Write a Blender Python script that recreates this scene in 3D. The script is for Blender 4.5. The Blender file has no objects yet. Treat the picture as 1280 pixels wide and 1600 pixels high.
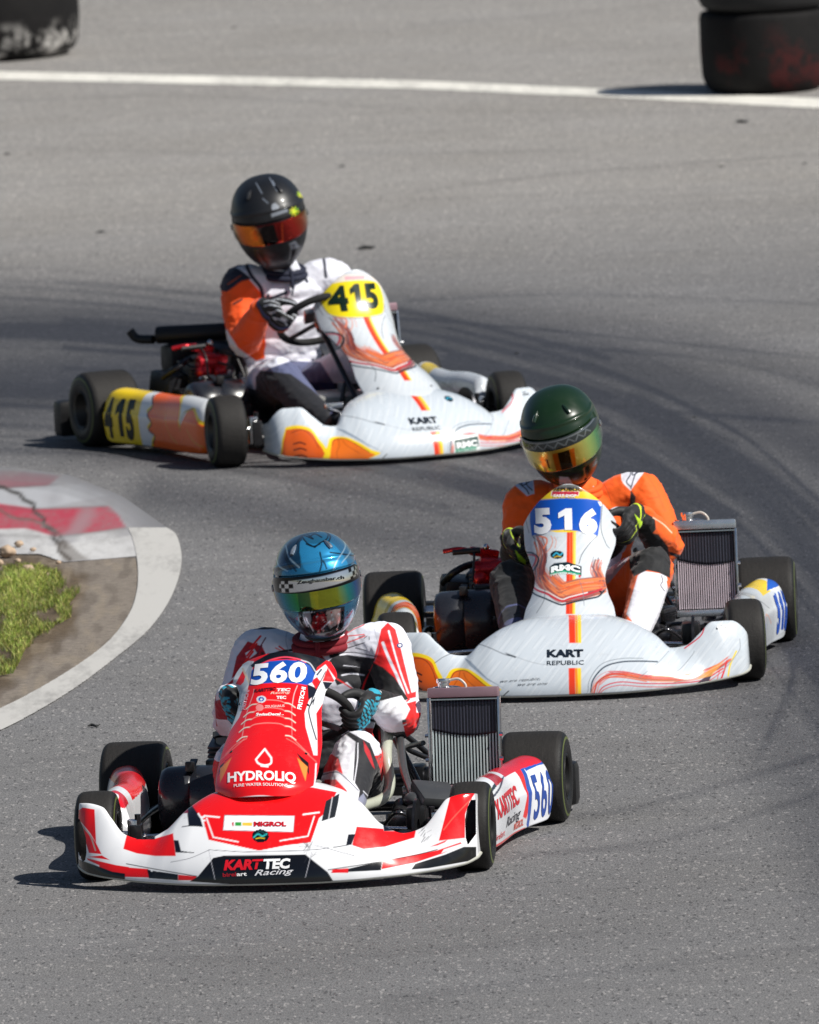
import bpy, bmesh, math, random
import numpy as np
from mathutils import Vector, Matrix, noise
from mathutils.bvhtree import BVHTree
random.seed(7); rng = np.random.default_rng(7)
S = bpy.context.scene
COL = S.collection
R = math.radians

# ---------------------------------------------------------------- camera, light, exposure
TH, FPX, ROLL, CAMH = R(6.2711), 25940.5, R(2.4933), 6.4139     # long lens from a raised bank, ~50 m away
cd = bpy.data.cameras.new('camera'); cam = bpy.data.objects.new('camera', cd); COL.objects.link(cam)
cam.location = (0, 0, CAMH)
cam.rotation_euler = (Matrix.Rotation(math.pi/2 - TH, 3, 'X') @ Matrix.Rotation(-ROLL, 3, 'Z')).to_euler()
cd.sensor_fit = 'VERTICAL'; cd.sensor_height = 36; cd.lens = FPX/1600*36
cd.clip_start = 1; cd.clip_end = 3000
cd.dof.use_dof = True; cd.dof.focus_distance = 49.6; cd.dof.aperture_fstop = 12.5
S.camera = cam
SUN = Vector((.82, -.44, 1.0)).normalized()                      # direction towards the sun
elev = math.asin(SUN.z); azim = math.atan2(SUN.x, SUN.y)
w = bpy.data.worlds.new('World'); S.world = w; w.use_nodes = True
nt = w.node_tree; sky = nt.nodes.new('ShaderNodeTexSky'); sky.sky_type = 'NISHITA'
sky.sun_disc = False; sky.sun_elevation = elev; sky.sun_rotation = azim
nt.links.new(sky.outputs[0], nt.nodes['Background'].inputs[0]); nt.nodes['Background'].inputs[1].default_value = .05
ld = bpy.data.lights.new('sun', 'SUN'); ld.energy = 5.0; ld.angle = R(.53); ld.color = (1, .965, .90)
lo = bpy.data.objects.new('sun', ld); COL.objects.link(lo); lo.rotation_euler = SUN.to_track_quat('Z', 'Y').to_euler()
S.view_settings.view_transform = 'Standard'; S.view_settings.look = 'None'
S.view_settings.exposure = 0.12; S.view_settings.gamma = 1

# ---------------------------------------------------------------- helpers
def hx(h):
    h = h.lstrip('#'); c = [int(h[i:i+2], 16)/255 for i in (0, 2, 4)]
    return tuple(v/12.92 if v <= .04045 else ((v+.055)/1.055)**2.4 for v in c)
def newmat(name):
    m = bpy.data.materials.new(name); m.use_nodes = True
    return m, m.node_tree, m.node_tree.nodes['Principled BSDF']
def N(nt, t, **kw):
    n = nt.nodes.new(t)
    for k, v in kw.items():
        if k.startswith('i_'): n.inputs[k[2:].replace('_', ' ')].default_value = v
        else: setattr(n, k, v)
    return n
def mixc(nt, fac, a, b, mode='MIX'):
    n = nt.nodes.new('ShaderNodeMix'); n.data_type = 'RGBA'; n.blend_type = mode
    for i, v in ((0, fac), (6, a), (7, b)):
        if isinstance(v, bpy.types.NodeSocket): nt.links.new(v, n.inputs[i])
        else: n.inputs[i].default_value = v if i == 0 else (tuple(v)+(1,))[:4]
    return n.outputs[2]
def ramp(nt, src, p0, p1, c0=0., c1=1.):
    n = nt.nodes.new('ShaderNodeMapRange'); n.inputs[1].default_value = p0; n.inputs[2].default_value = p1
    n.inputs[3].default_value = c0; n.inputs[4].default_value = c1; nt.links.new(src, n.inputs[0]); return n.outputs[0]
def noiset(nt, scale, detail=3, rough=.5, vec=None, dist=0):
    n = N(nt, 'ShaderNodeTexNoise', i_Scale=scale, i_Detail=detail, i_Roughness=rough, i_Distortion=dist)
    if vec is None: vec = nt.nodes.new('ShaderNodeTexCoord').outputs['Object']
    nt.links.new(vec, n.inputs['Vector']); return n.outputs['Fac']
def bump(nt, h, bsdf, st=.3, d=.01):
    b = N(nt, 'ShaderNodeBump', i_Strength=st, i_Distance=d); nt.links.new(h, b.inputs['Height'])
    nt.links.new(b.outputs[0], bsdf.inputs['Normal'])
_mats = {}
def plain(name, col, rough=.5, metal=0, coat=0, var=.15, vs=25, bmp=0):
    if name in _mats: return _mats[name]
    if isinstance(col, str): col = hx(col)
    m, nt, b = newmat(name)
    f = noiset(nt, vs, 4); d = tuple(c*(1-var) for c in col); e = tuple(min(1, c*(1+var)) for c in col)
    nt.links.new(mixc(nt, f, d, e), b.inputs['Base Color'])
    nt.links.new(ramp(nt, f, .3, .7, max(0, rough-.06), min(1, rough+.08)), b.inputs['Roughness'])
    b.inputs['Metallic'].default_value = metal; b.inputs['Coat Weight'].default_value = coat
    if bmp: bump(nt, noiset(nt, vs*4, 3), b, bmp, .002)
    _mats[name] = m; return m
def painted(name, rough=.3, coat=.3, metal=0, dirt=.25, cloth=False, coatr=.1):
    """surface whose own colours are in the colour attribute Col, with scuffs and dust"""
    if name in _mats: return _mats[name]
    m, nt, b = newmat(name)
    a = N(nt, 'ShaderNodeVertexColor', layer_name='Col')
    f = ramp(nt, noiset(nt, 9, 6, .65), .5, .75); f2 = ramp(nt, noiset(nt, 45, 5, .7), .52, .7)
    mul = N(nt, 'ShaderNodeMath', operation='MULTIPLY'); nt.links.new(f, mul.inputs[0]); nt.links.new(f2, mul.inputs[1])
    m2 = N(nt, 'ShaderNodeMath', operation='MULTIPLY'); nt.links.new(mul.outputs[0], m2.inputs[0]); m2.inputs[1].default_value = dirt
    nt.links.new(mixc(nt, m2.outputs[0], a.outputs[0], (.12, .11, .10)), b.inputs['Base Color'])
    nt.links.new(ramp(nt, f, 0, 1, rough, rough+.2), b.inputs['Roughness'])
    b.inputs['Metallic'].default_value = metal; b.inputs['Coat Weight'].default_value = coat; b.inputs['Coat Roughness'].default_value = coatr
    if cloth:
        bump(nt, noiset(nt, 60, 4, .6), b, .25, .004); b.inputs['Sheen Weight'].default_value = .15
    _mats[name] = m; return m

def link(o, parent=None):
    COL.objects.link(o)
    if parent is not None: o.parent = parent
    return o
def tag(o, label=None, cat=None, group=None, kind=None):
    for k, v in (('label', label), ('category', cat), ('group', group), ('kind', kind)):
        if v: o[k] = v
    return o
def empty(name, loc=(0, 0, 0), rz=0, parent=None):
    o = bpy.data.objects.new(name, None); o.location = loc; o.rotation_euler = (0, 0, rz); o.empty_display_size = .1
    return link(o, parent)
def mesh_np(name, V, F, mat=None, parent=None, smooth=True, col=None, loc=None):
    V = np.asarray(V, float)
    me = bpy.data.meshes.new(name)
    if isinstance(F, np.ndarray):
        n, k = F.shape
        me.vertices.add(len(V)); me.vertices.foreach_set('co', V.ravel())
        me.loops.add(n*k); me.loops.foreach_set('vertex_index', F.ravel().astype(np.int32))
        me.polygons.add(n); me.polygons.foreach_set('loop_start', np.arange(0, n*k, k, dtype=np.int32))
        me.polygons.foreach_set('loop_total', np.full(n, k, np.int32)); me.update(calc_edges=True)
    else:
        me.from_pydata([tuple(v) for v in V], [], F); me.update()
    if smooth: me.polygons.foreach_set('use_smooth', np.ones(len(me.polygons), bool))
    if mat: me.materials.append(mat)
    if col is not None: setcol(me, col)
    o = bpy.data.objects.new(name, me)
    if loc: o.location = loc
    return link(o, parent)
def setcol(me, col):
    a = me.color_attributes.new('Col', 'FLOAT_COLOR', 'POINT')
    c = np.ones((len(me.vertices), 4), np.float32); c[:, :3] = col; a.data.foreach_set('color', c.ravel())
def gridF(nu, nv, closeu=False):
    """P[nv,nu]; faces"""
    i = np.arange(nu if closeu else nu-1); j = np.arange(nv-1)
    I, J = np.meshgrid(i, j); I2 = (I+1) % nu
    return np.stack([J*nu+I, J*nu+I2, (J+1)*nu+I2, (J+1)*nu+I], -1).reshape(-1, 4)
def pchip(x, xp, fp):
    """smooth monotone interpolation, fp may be (n,k)"""
    x = np.asarray(x, float); xp = np.asarray(xp, float); fp = np.asarray(fp, float)
    if fp.ndim == 1: return pchip(x, xp, fp[:, None])[..., 0]
    h = np.diff(xp)[:, None]; d = np.diff(fp, axis=0)/h
    m = np.zeros_like(fp); s = d[1:]*d[:-1] > 0
    with np.errstate(all='ignore'): hm = 2*d[1:]*d[:-1]/(d[1:]+d[:-1])
    m[1:-1] = np.where(s, hm, 0); m[0] = d[0]; m[-1] = d[-1]
    i = np.clip(np.searchsorted(xp, x, 'right')-1, 0, len(xp)-2)
    t = ((x-xp[i])/np.diff(xp)[i])[..., None]; hh = h[i]
    return fp[i]*(2*t**3-3*t*t+1)+hh*m[i]*(t**3-2*t*t+t)+fp[i+1]*(3*t*t-2*t**3)+hh*m[i+1]*(t**3-t*t)
def cr(pts, n=8):
    """Catmull-Rom through points (any dimension)"""
    P = np.asarray(pts, float); Q = np.vstack([2*P[0]-P[1], P, 2*P[-1]-P[-2]]); out = []
    for i in range(len(P)-1):
        a, b, c, d = Q[i:i+4]
        for t in np.arange(n)/n:
            out.append(.5*((2*b)+(-a+c)*t+(2*a-5*b+4*c-d)*t*t+(-a+3*b-3*c+d)*t**3))
    out.append(P[-1]); return np.array(out)

class MB:
    """collects solids that make ONE part"""
    def __init__(s): s.bm = bmesh.new()
    def _x(s, vs, M):
        bmesh.ops.transform(s.bm, matrix=M, verts=vs)
    def box(s, c, size, rot=(0, 0, 0), bev=.004):
        r = bmesh.ops.create_cube(s.bm, size=1)['verts']
        from mathutils import Euler
        M = Matrix.Translation(c) @ Euler(rot).to_matrix().to_4x4() @ Matrix.Diagonal((*size, 1))
        s._x(r, M)
        if bev:
            e = list({e for v in r for e in v.link_edges})
            bmesh.ops.bevel(s.bm, geom=e, offset=min(bev, min(size)*.3), segments=2, affect='EDGES', profile=.6)
        return s
    def cyl(s, a, b, r, r2=None, seg=20, bev=0):
        a, b = Vector(a), Vector(b); d = b-a
        v = bmesh.ops.create_cone(s.bm, cap_ends=True, segments=seg, radius1=r, radius2=r if r2 is None else r2, depth=d.length)['verts']
        s._x(v, Matrix.Translation((a+b)/2) @ d.to_track_quat('Z', 'Y').to_matrix().to_4x4()); 
        if bev:
            e = [e for e in {e for q in v for e in q.link_edges} if any(len(f.verts) > 4 for f in e.link_faces)]
            bmesh.ops.bevel(s.bm, geom=e, offset=bev, segments=2, affect='EDGES', profile=.6)
        return s
    def ball(s, c, r, seg=16):
        r = (r,)*3 if not hasattr(r, '__len__') else r
        v = bmesh.ops.create_uvsphere(s.bm, u_segments=seg, v_segments=seg//2+2, radius=1)['verts']
        s._x(v, Matrix.Translation(c) @ Matrix.Diagonal((*r, 1))); return s
    def tube(s, pts, r, seg=12, smooth=6, closed=False):
        P = np.asarray(pts, float)
        if smooth and len(P) > 2:
            if closed: P = cr(np.vstack([P, P[:1]]), smooth)[:-1]
            else: P = cr(P, smooth)
        n = len(P); rr = np.full(n, r) if np.isscalar(r) else np.interp(np.linspace(0, 1, n), np.linspace(0, 1, len(r)), r)
        T = np.roll(P, -1, 0)-np.roll(P, 1, 0) if closed else np.gradient(P, axis=0)
        T /= np.linalg.norm(T, axis=1)[:, None]+1e-12
        ref = np.array([0, 0, 1.]) if abs(T[0, 2]) < .9 else np.array([1., 0, 0])
        rings = []; u = np.cross(T[0], ref)
        for i in range(n):
            u = u-T[i]*np.dot(u, T[i]); u /= np.linalg.norm(u); v = np.cross(T[i], u)
            rings.append([s.bm.verts.new(P[i]+rr[i]*(math.cos(a)*u+math.sin(a)*v)) for a in np.arange(seg)*2*math.pi/seg])
        m = n if closed else n-1
        for i in range(m):
            A, B = rings[i], rings[(i+1) % n]
            for k in range(seg): s.bm.faces.new((A[k], A[(k+1) % seg], B[(k+1) % seg], B[k]))
        if not closed: s.bm.faces.new(rings[0][::-1]); s.bm.faces.new(rings[-1])
        return s
    def lathe(s, prof, c, axis='X', seg=40):
        """prof: (along, radius); axis through c"""
        rings = []
        for a, r in prof:
            ring = []
            for k in range(seg):
                t = 2*math.pi*k/seg; p = (a, r*math.cos(t), r*math.sin(t))
                if axis == 'Y': p = (p[1], a, p[2])
                if axis == 'Z': p = (p[1], p[2], a)
                ring.append(s.bm.verts.new(Vector(p)+Vector(c)))
            rings.append(ring)
        for A, B in zip(rings, rings[1:]):
            for k in range(seg): s.bm.faces.new((A[k], A[(k+1) % seg], B[(k+1) % seg], B[k]))
        return s
    def build(s, name, mat, parent=None, smooth=True, ang=40):
        bmesh.ops.recalc_face_normals(s.bm, faces=s.bm.faces)
        me = bpy.data.meshes.new(name); s.bm.to_mesh(me); s.bm.free()
        if mat: me.materials.append(mat)
        if smooth:
            me.polygons.foreach_set('use_smooth', np.ones(len(me.polygons), bool))
            try: me.set_sharp_from_angle(angle=R(ang))
            except Exception: pass
        return link(bpy.data.objects.new(name, me), parent)

# ---------------------------------------------------------------- livery: colours laid out on a drawing of each kart
# DRAW[kart, part]: oblique elevation drawing axes (kart x,y,z in metres -> drawing units), two rows
DRAW = {
(0,'bumper'):([524.84,78.58,-23.45,489.93],[-12.95,-71.23,-526.34,1328.82]),
(0,'panel'):([521.55,77.66,-23.26,489.31],[-13.36,-67.35,-523.36,1330.48]),
(0,'body'):([515.55,75.86,-22.88,488.88],[-13.40,-65.25,-517.35,1328.24]),
(0,'podR'):([518.60,69.78,-22.27,488.19],[-12.97,-68.85,-519.11,1328.88]),
(1,'bumper'):([487.68,14.54,-20.60,902.79],[-18.68,-58.49,-484.46,1042.03]),
(1,'panel'):([484.79,14.47,-20.48,902.71],[-18.70,-55.26,-481.90,1043.39]),
(1,'body'):([479.50,14.17,-20.24,902.56],[-18.54,-53.61,-476.75,1041.45]),
(1,'podR'):([481.01,8.54,-19.67,902.34],[-18.47,-56.50,-477.70,1041.92]),
(2,'bumper'):([393.98,-169.38,-18.60,487.96],[-34.66,-33.81,-426.52,692.16]),
(2,'panel'):([392.51,-167.61,-18.62,489.08],[-33.66,-31.68,-424.72,693.02]),
(2,'body'):([389.67,-164.62,-18.64,489.54],[-33.11,-30.80,-421.02,691.58]),
(2,'podL'):([393.27,-162.31,-19.13,490.65],[-34.33,-33.40,-423.14,692.01]),
}
def C(ox, oy, s, pts): return [(ox+x/s, oy+y/s) for x, y in pts]
c1 = lambda *p: C(100, 1000, 3.048, p)
c2 = lambda *p: C(500, 1000, 3.048, p)
c3 = lambda *p: C(330, 800, 3.765, p)
c4 = lambda *p: C(560, 850, 3.765, p)
c5 = lambda *p: C(880, 780, 3.368, p)
c6 = lambda *p: C(760, 580, 3.765, p)
c7 = lambda *p: C(330, 250, 4.267, p)
c8 = lambda *p: C(400, 420, 2.783, p)
c9 = lambda *p: C(60, 460, 3.2, p)
z1 = lambda *p: C(100, 1160, 4.923, p)
z2 = lambda *p: C(480, 1120, 4.923, p)
y1 = lambda *p: C(330, 1000, 6.095, p)
y2 = lambda *p: C(770, 740, 5.818, p)
class Paint:
    def __init__(s, D, base):
        s.D = D; s.c = np.empty((len(D), 3)); s.c[:] = hx(base) if isinstance(base, str) else base
        s.mask = np.ones(len(D), bool)
    def put(s, m, col, a=1.):
        col = np.array(hx(col) if isinstance(col, str) else col); m = m & s.mask
        s.c[m] = s.c[m]*(1-a)+col*a
    def inside(s, pts):
        P = np.asarray(pts, float); x, y = s.D[:, 0], s.D[:, 1]; r = np.zeros(len(x), bool)
        lo, hi = P.min(0), P.max(0); sel = (x >= lo[0]) & (x <= hi[0]) & (y >= lo[1]) & (y <= hi[1])
        xs, ys = x[sel], y[sel]; q = np.zeros(len(xs), bool); j = len(P)-1
        for i in range(len(P)):
            xi, yi = P[i]; xj, yj = P[j]
            if yi != yj: q ^= ((yi > ys) != (yj > ys)) & (xs < (xj-xi)*(ys-yi)/(yj-yi)+xi)
            j = i
        r[sel] = q; return r
    def blend(s, idx, a, col):
        col = np.array(hx(col) if isinstance(col, str) else col); a = a*s.mask[idx]
        s.c[idx] = s.c[idx]*(1-a[:, None])+col*a[:, None]
    def near(s, P, rad):
        lo, hi = P.min(0)-rad, P.max(0)+rad; x, y = s.D[:, 0], s.D[:, 1]
        return np.where((x >= lo[0]) & (x <= hi[0]) & (y >= lo[1]) & (y <= hi[1]))[0]
    def sdist(s, P, idx, rad):
        Q = s.D[idx]; d = np.full(len(idx), 1e9)
        for A, B in zip(P, P[1:]):
            lo = np.minimum(A, B)-rad; hi = np.maximum(A, B)+rad
            k = np.where((Q[:, 0] >= lo[0]) & (Q[:, 0] <= hi[0]) & (Q[:, 1] >= lo[1]) & (Q[:, 1] <= hi[1]))[0]
            if not len(k): continue
            v = B-A; t = np.clip(((Q[k]-A)@v)/max(v@v, 1e-9), 0, 1)
            d[k] = np.minimum(d[k], np.hypot(*(Q[k]-A-t[:, None]*v).T))
        return d
    aa = 1.0
    def poly(s, pts, col, sm=False, a=1.):
        if sm: pts = cr(list(pts)+[pts[0]], 6)
        P = np.asarray(pts, float); w = s.aa; idx = s.near(P, w)
        if not len(idx): return s
        d = s.sdist(np.vstack([P, P[:1]]), idx, w); ins = s.inside(P)[idx]
        s.blend(idx, a*np.clip(.5+np.where(ins, d, -d)/w, 0, 1), col); return s
    def dist(s, pts, rad):
        P = np.asarray(pts, float); idx = s.near(P, rad); d = np.full(len(s.D), 1e9); d[idx] = s.sdist(P, idx, rad); return d
    def line(s, pts, w, col, sm=True, a=1.):
        if sm and len(pts) > 2: pts = cr(pts, 6)
        P = np.asarray(pts, float); h = s.aa; W = max(w, h); idx = s.near(P, W)
        if len(idx): s.blend(idx, a*min(1, w/h)*np.clip(.5+(W/2-s.sdist(P, idx, W))/h, 0, 1), col)
        return s
    def ell(s, c, rx, ry, col, a=1.):
        s.put(((s.D[:, 0]-c[0])/rx)**2+((s.D[:, 1]-c[1])/ry)**2 <= 1, col, a); return s
def todraw(key, V):
    A = np.array(DRAW[key]); V = np.asarray(V, float); return V@A[:, :3].T+A[:, 3]

def textmesh(s, bold=.02, shear=0, font_w=1., space=1.):
    cu = bpy.data.curves.new('lettering', 'FONT'); cu.body = s; cu.size = 1; cu.offset = bold; cu.shear = shear
    cu.space_character = space; cu.resolution_u = 3; cu.fill_mode = 'BOTH' if cu.dimensions == '3D' else cu.fill_mode
    o = bpy.data.objects.new('lettering', cu); COL.objects.link(o)
    me = bpy.data.meshes.new_from_object(o.evaluated_get(bpy.context.evaluated_depsgraph_get()))
    bpy.data.objects.remove(o); bpy.data.curves.remove(cu)
    bm = bmesh.new(); bm.from_mesh(me); bpy.data.meshes.remove(me)
    if s == '1':
        bm.clear(); vs = [bm.verts.new((x, y, 0)) for x, y in ((.22, 0), (.50, 0), (.50, .73), (.27, .73), (.0, .58), (.0, .40), (.22, .49))]; bm.faces.new(vs)
        for v in vs: v.co.x += shear*v.co.y
    bmesh.ops.remove_doubles(bm, verts=bm.verts, dist=1e-4)
    bmesh.ops.triangulate(bm, faces=bm.faces)
    return bm
def bvh_of(o):
    me = o.data; V = [v.co.copy() for v in me.vertices]
    return BVHTree.FromPolygons(V, [p.vertices[:] for p in me.polygons])
def decal(name, parent, bvh, key, s, p0, p1, h, col, bold=.02, shear=0, arc=0, off=.0024, space=1., rough=.3, edge=6.):
    """lettering s whose baseline runs p0->p1 in drawing units, cap height h, laid on the surface in bvh"""
    bm = textmesh(s, bold, shear, space=space)
    xs = [v.co.x for v in bm.verts]; x0, x1 = min(xs), max(xs)
    ys = [v.co.y for v in bm.verts]; y0 = 0 if s[0].isalnum() else min(ys); y1_ = .73 if max(ys) < .8 else max(ys)
    p0, p1 = np.array(p0, float), np.array(p1, float); d = p1-p0; L = np.linalg.norm(d); e = d/L; up = np.array([e[1], -e[0]])
    sx, sy = L/(x1-x0), h/(y1_-y0)
    for v in bm.verts: v.co = Vector(((v.co.x-x0)*sx, (v.co.y-y0)*sy, 0))
    for _ in range(3):
        ed = [q for q in bm.edges if q.calc_length() > edge]
        if not ed: break
        bmesh.ops.subdivide_edges(bm, edges=ed, cuts=1); bmesh.ops.triangulate(bm, faces=bm.faces)
    A = np.array(DRAW[key]); J = A[:, :3]; b = A[:, 3]; n = np.cross(J[0], J[1]); n /= np.linalg.norm(n)
    if n[1] < 0: n = -n
    Jp = np.linalg.pinv(J); dead = []
    for v in bm.verts:
        t = v.co.x/L; q = p0+e*v.co.x+up*(v.co.y+arc*4*t*(1-t))
        o = Jp@(q-b)-n*3
        hit = bvh.ray_cast(Vector(o), Vector(n))
        if hit[0] is None: dead.append(v); continue
        nn = hit[1] if hit[1].dot(Vector(n)) < 0 else -hit[1]
        v.co = hit[0]+nn*off
    if dead: bmesh.ops.delete(bm, geom=dead, context='VERTS')
    me = bpy.data.meshes.new(name); bm.to_mesh(me); bm.free()
    me.materials.append(plain('print_'+col.strip('#'), col, rough, var=.04))
    me.polygons.foreach_set('use_smooth', np.ones(len(me.polygons), bool))
    return link(bpy.data.objects.new(name, me), parent)

def at(px, py, z=0.):
    """point of the ground that a surveyed mark stands on"""
    u, v = px-640, py-800; c, s = math.cos(ROLL), math.sin(ROLL)
    u, v = u*c-v*s, u*s+v*c
    d = Vector((u, FPX*math.cos(TH)-v*math.sin(TH), -FPX*math.sin(TH)-v*math.cos(TH)))
    t = (z-CAMH)/d.z; return (d.x*t, d.y*t)
# ---------------------------------------------------------------- the setting: asphalt, kerb, painted lines, soil, grass
def make_ground():
    xs = np.unique(np.concatenate([-np.geomspace(3, 500, 14), np.arange(-3, 3.001, .0125), np.geomspace(3, 500, 14)]))
    ys = np.unique(np.concatenate([np.geomspace(46, 1, 8)*-1+47-1, np.arange(46, 84.01, .05), np.geomspace(84, 1200, 16), [-60.]]))
    X, Y = np.meshgrid(xs, ys); V = np.stack([X, Y, X*0], -1).reshape(-1, 3)
    k = .112                                                       # wear is long in the direction of travel
    D = V[:, :2]*[1, k]
    g = lambda *p: [(a, b*k) for a, b in (at(*q) for q in p)]
    P = Paint(D, (0, 0, 0)); P.aa = .003; w = np.zeros(len(V))
    def soft(pts, wid, amt):
        nonlocal w
        d = P.dist(cr(g(*pts), 6), wid*3); w = np.maximum(w, amt*np.exp(-(d/wid)**2))
    def add(pts, wid, amt):
        nonlocal w
        d = P.dist(cr(g(*pts), 6), wid*3); w = w+amt*np.exp(-(d/wid)**2)
    soft([(-300, 500), (0, 510), (300, 520), (600, 540), (900, 610), (1150, 720), (1330, 880), (1450, 1100)], .17, .85)
    soft([(-300, 600), (0, 600), (250, 590), (640, 620), (900, 700), (1100, 860), (1300, 1050), (1400, 1300)], .22, .95)
    soft([(1000, 640), (1180, 770), (1290, 900), (1400, 1080)], .16, 1.0); soft([(240, 770), (420, 800), (560, 830), (760, 850)], .10, .62)
    soft([(-100, 520), (120, 515), (400, 540)], .09, 1.)
    soft([(620, 520), (900, 560), (1150, 640), (1330, 740), (1500, 900)], .20, .85); soft([(500, 500), (800, 500), (1100, 545), (1350, 620)], .10, .5); soft([(960, 700), (1150, 850), (1280, 1010), (1380, 1250)], .2, .9)
    soft([(500, 760), (800, 800), (1000, 900), (1200, 1100), (1330, 1350)], .2, .55)
    soft([(-100, 690), (300, 720), (560, 740)], .06, .5)
    soft([(300, 1420), (700, 1440), (1300, 1330)], .25, .10)
    R2 = random.Random(3)
    base = [(-200, 470), (100, 478), (400, 500), (700, 545), (950, 610), (1150, 700), (1300, 820)]
    for i in range(80):
        dy = R2.uniform(-70, 240); n = R2.randint(0, 3); sl = R2.uniform(.9, 1.5)
        pts = [(x, 470+(y-470)*sl+dy+R2.uniform(-5, 5)) for x, y in base[n:n+R2.randint(3, 5)]]
        add(pts, R2.uniform(.005, .013), R2.uniform(.06, .26))
    for pts in ([(0, 418), (100, 422), (300, 445), (420, 455)], [(0, 432), (150, 441), (300, 455), (560, 475)],
                [(620, 497), (900, 520), (1280, 560)], [(640, 470), (900, 460), (1280, 475)], [(980, 640), (1280, 660)],
                [(850, 540), (1100, 560), (1280, 600)], [(560, 700), (760, 760), (850, 820)],
                [(760, 1290), (1000, 1260), (1280, 1180)], [(800, 1340), (1050, 1310), (1280, 1240)],
                [(1190, 960), (1240, 1040), (1200, 1150)], [(1130, 940), (1225, 1010), (1235, 1090), (1180, 1190)], [(0, 1235), (120, 1225)],
                [(640, 300), (900, 270), (1280, 240)], [(0, 158), (300, 150), (640, 170)], [(640, 172), (900, 175), (1280, 170)],
                [(0, 230), (400, 240), (900, 236)], [(640, 40), (900, 20), (1100, 0)], [(0, 520), (400, 560), (560, 600)],
                [(100, 1490), (500, 1500), (1000, 1450)], [(600, 1560), (1280, 1480)], [(0, 1200), (60, 1190), (140, 1180)]):
        add(pts, R2.uniform(.006, .011), R2.uniform(.10, .24))
    w = np.clip(w, 0, 1)
    # paler dusty tarmac far side and the inside of the bend
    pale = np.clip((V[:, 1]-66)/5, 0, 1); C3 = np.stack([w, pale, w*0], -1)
    m, nt, b = newmat('asphalt')
    a = N(nt, 'ShaderNodeVertexColor', layer_name='Col'); sp = nt.nodes.new('ShaderNodeSeparateColor'); nt.links.new(a.outputs[0], sp.inputs[0])
    tc = nt.nodes.new('ShaderNodeTexCoord').outputs['Object']
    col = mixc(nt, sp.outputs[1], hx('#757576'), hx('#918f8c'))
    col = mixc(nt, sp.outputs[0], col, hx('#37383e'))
    mp = N(nt, 'ShaderNodeMapping'); mp.inputs['Rotation'].default_value = (0, 0, R(40)); mp.inputs['Scale'].default_value = (.25, 5, 1); nt.links.new(tc, mp.inputs[0])
    st = ramp(nt, noiset(nt, 1.6, 6, .6, mp.outputs[0]), .35, .7)
    col = mixc(nt, st, col, mixc(nt, 1, col, (.86, .86, .87), 'MULTIPLY'))
    big = ramp(nt, noiset(nt, .9, 4, .6, tc), .3, .7)
    col = mixc(nt, big, col, mixc(nt, 1, col, (.90, .89, .87), 'MULTIPLY'))
    mp2 = N(nt, 'ShaderNodeMapping'); mp2.inputs['Scale'].default_value = (1, .28, 1); nt.links.new(tc, mp2.inputs[0])
    gr = noiset(nt, 170, 3, .7, mp2.outputs[0])
    vo = N(nt, 'ShaderNodeTexVoronoi', i_Scale=130); nt.links.new(mp2.outputs[0], vo.inputs['Vector'])
    col = mixc(nt, ramp(nt, gr, .3, .7), mixc(nt, 1, col, (.52, .52, .53), 'MULTIPLY'), mixc(nt, 1, col, (1.50, 1.48, 1.47), 'MULTIPLY'))
    sp2 = nt.nodes.new('ShaderNodeSeparateColor'); nt.links.new(vo.outputs['Color'], sp2.inputs[0])
    col = mixc(nt, ramp(nt, sp2.outputs[0], .90, .97), col, mixc(nt, 1, col, (1.7, 1.66, 1.62), 'MULTIPLY'))
    col = mixc(nt, ramp(nt, sp2.outputs[1], .92, .97), col, mixc(nt, 1, col, (.55, .55, .56), 'MULTIPLY'))
    nt.links.new(col, b.inputs['Base Color']); b.inputs['Roughness'].default_value = .85; b.inputs['Specular IOR Level'].default_value = .3
    nt.links.new(ramp(nt, sp.outputs[0], 0, 1, .9, .62), b.inputs['Roughness'])
    bump(nt, gr, b, .35, .006)
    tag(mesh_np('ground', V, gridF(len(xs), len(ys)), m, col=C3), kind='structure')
make_ground()

def sheet(name, poly, z, mat, step=.02, ky=4, colfn=None, kind='structure', hfn=None, solid=0):
    """flat sheet clipped to an outline (ground metres), as a fine grid"""
    P = np.array(poly, float); lo, hi = P.min(0), P.max(0)
    xs = np.arange(lo[0]-step, hi[0]+2*step, step); ys = np.arange(lo[1]-step*ky, hi[1]+2*step*ky, step*ky)
    X, Y = np.meshgrid(xs, ys); V = np.stack([X.ravel(), Y.ravel(), np.full(X.size, z)], -1)
    F = gridF(len(xs), len(ys)); pt = Paint(V[:, :2], (0, 0, 0)); ins = pt.inside(P)
    F = F[ins[F].sum(1) >= 2]; used = np.zeros(len(V), bool); used[F] = True
    # pull the rim onto the outline
    out = np.where(used & ~ins)[0]
    if len(out):
        Q = np.vstack([P, P[:1]]); best = np.full(len(out), 1e9); bp = V[out, :2].copy()
        for A, B in zip(Q, Q[1:]):
            v = B-A; t = np.clip(((V[out, :2]-A)@v)/max(v@v, 1e-12), 0, 1); c = A+t[:, None]*v
            d = np.linalg.norm((V[out, :2]-c)*[1, .15], axis=1); k = d < best; best[k] = d[k]; bp[k] = c[k]
        V[out, :2] = bp
    if hfn: V[:, 2] = z+hfn(V[:, 0], V[:, 1])
    idx = -np.ones(len(V), int); idx[used] = np.arange(used.sum())
    c = colfn(V[used]) if colfn else None
    o = mesh_np(name, V[used], idx[F], mat, col=c)
    return tag(o, kind=kind) if kind else o
def ats(*p): return [at(*q) for q in p]
def n2(x, y, s, seed=0.):
    return np.array([noise.noise(Vector((a*s, b*s*.12, seed))) for a, b in zip(x, y)])

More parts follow.
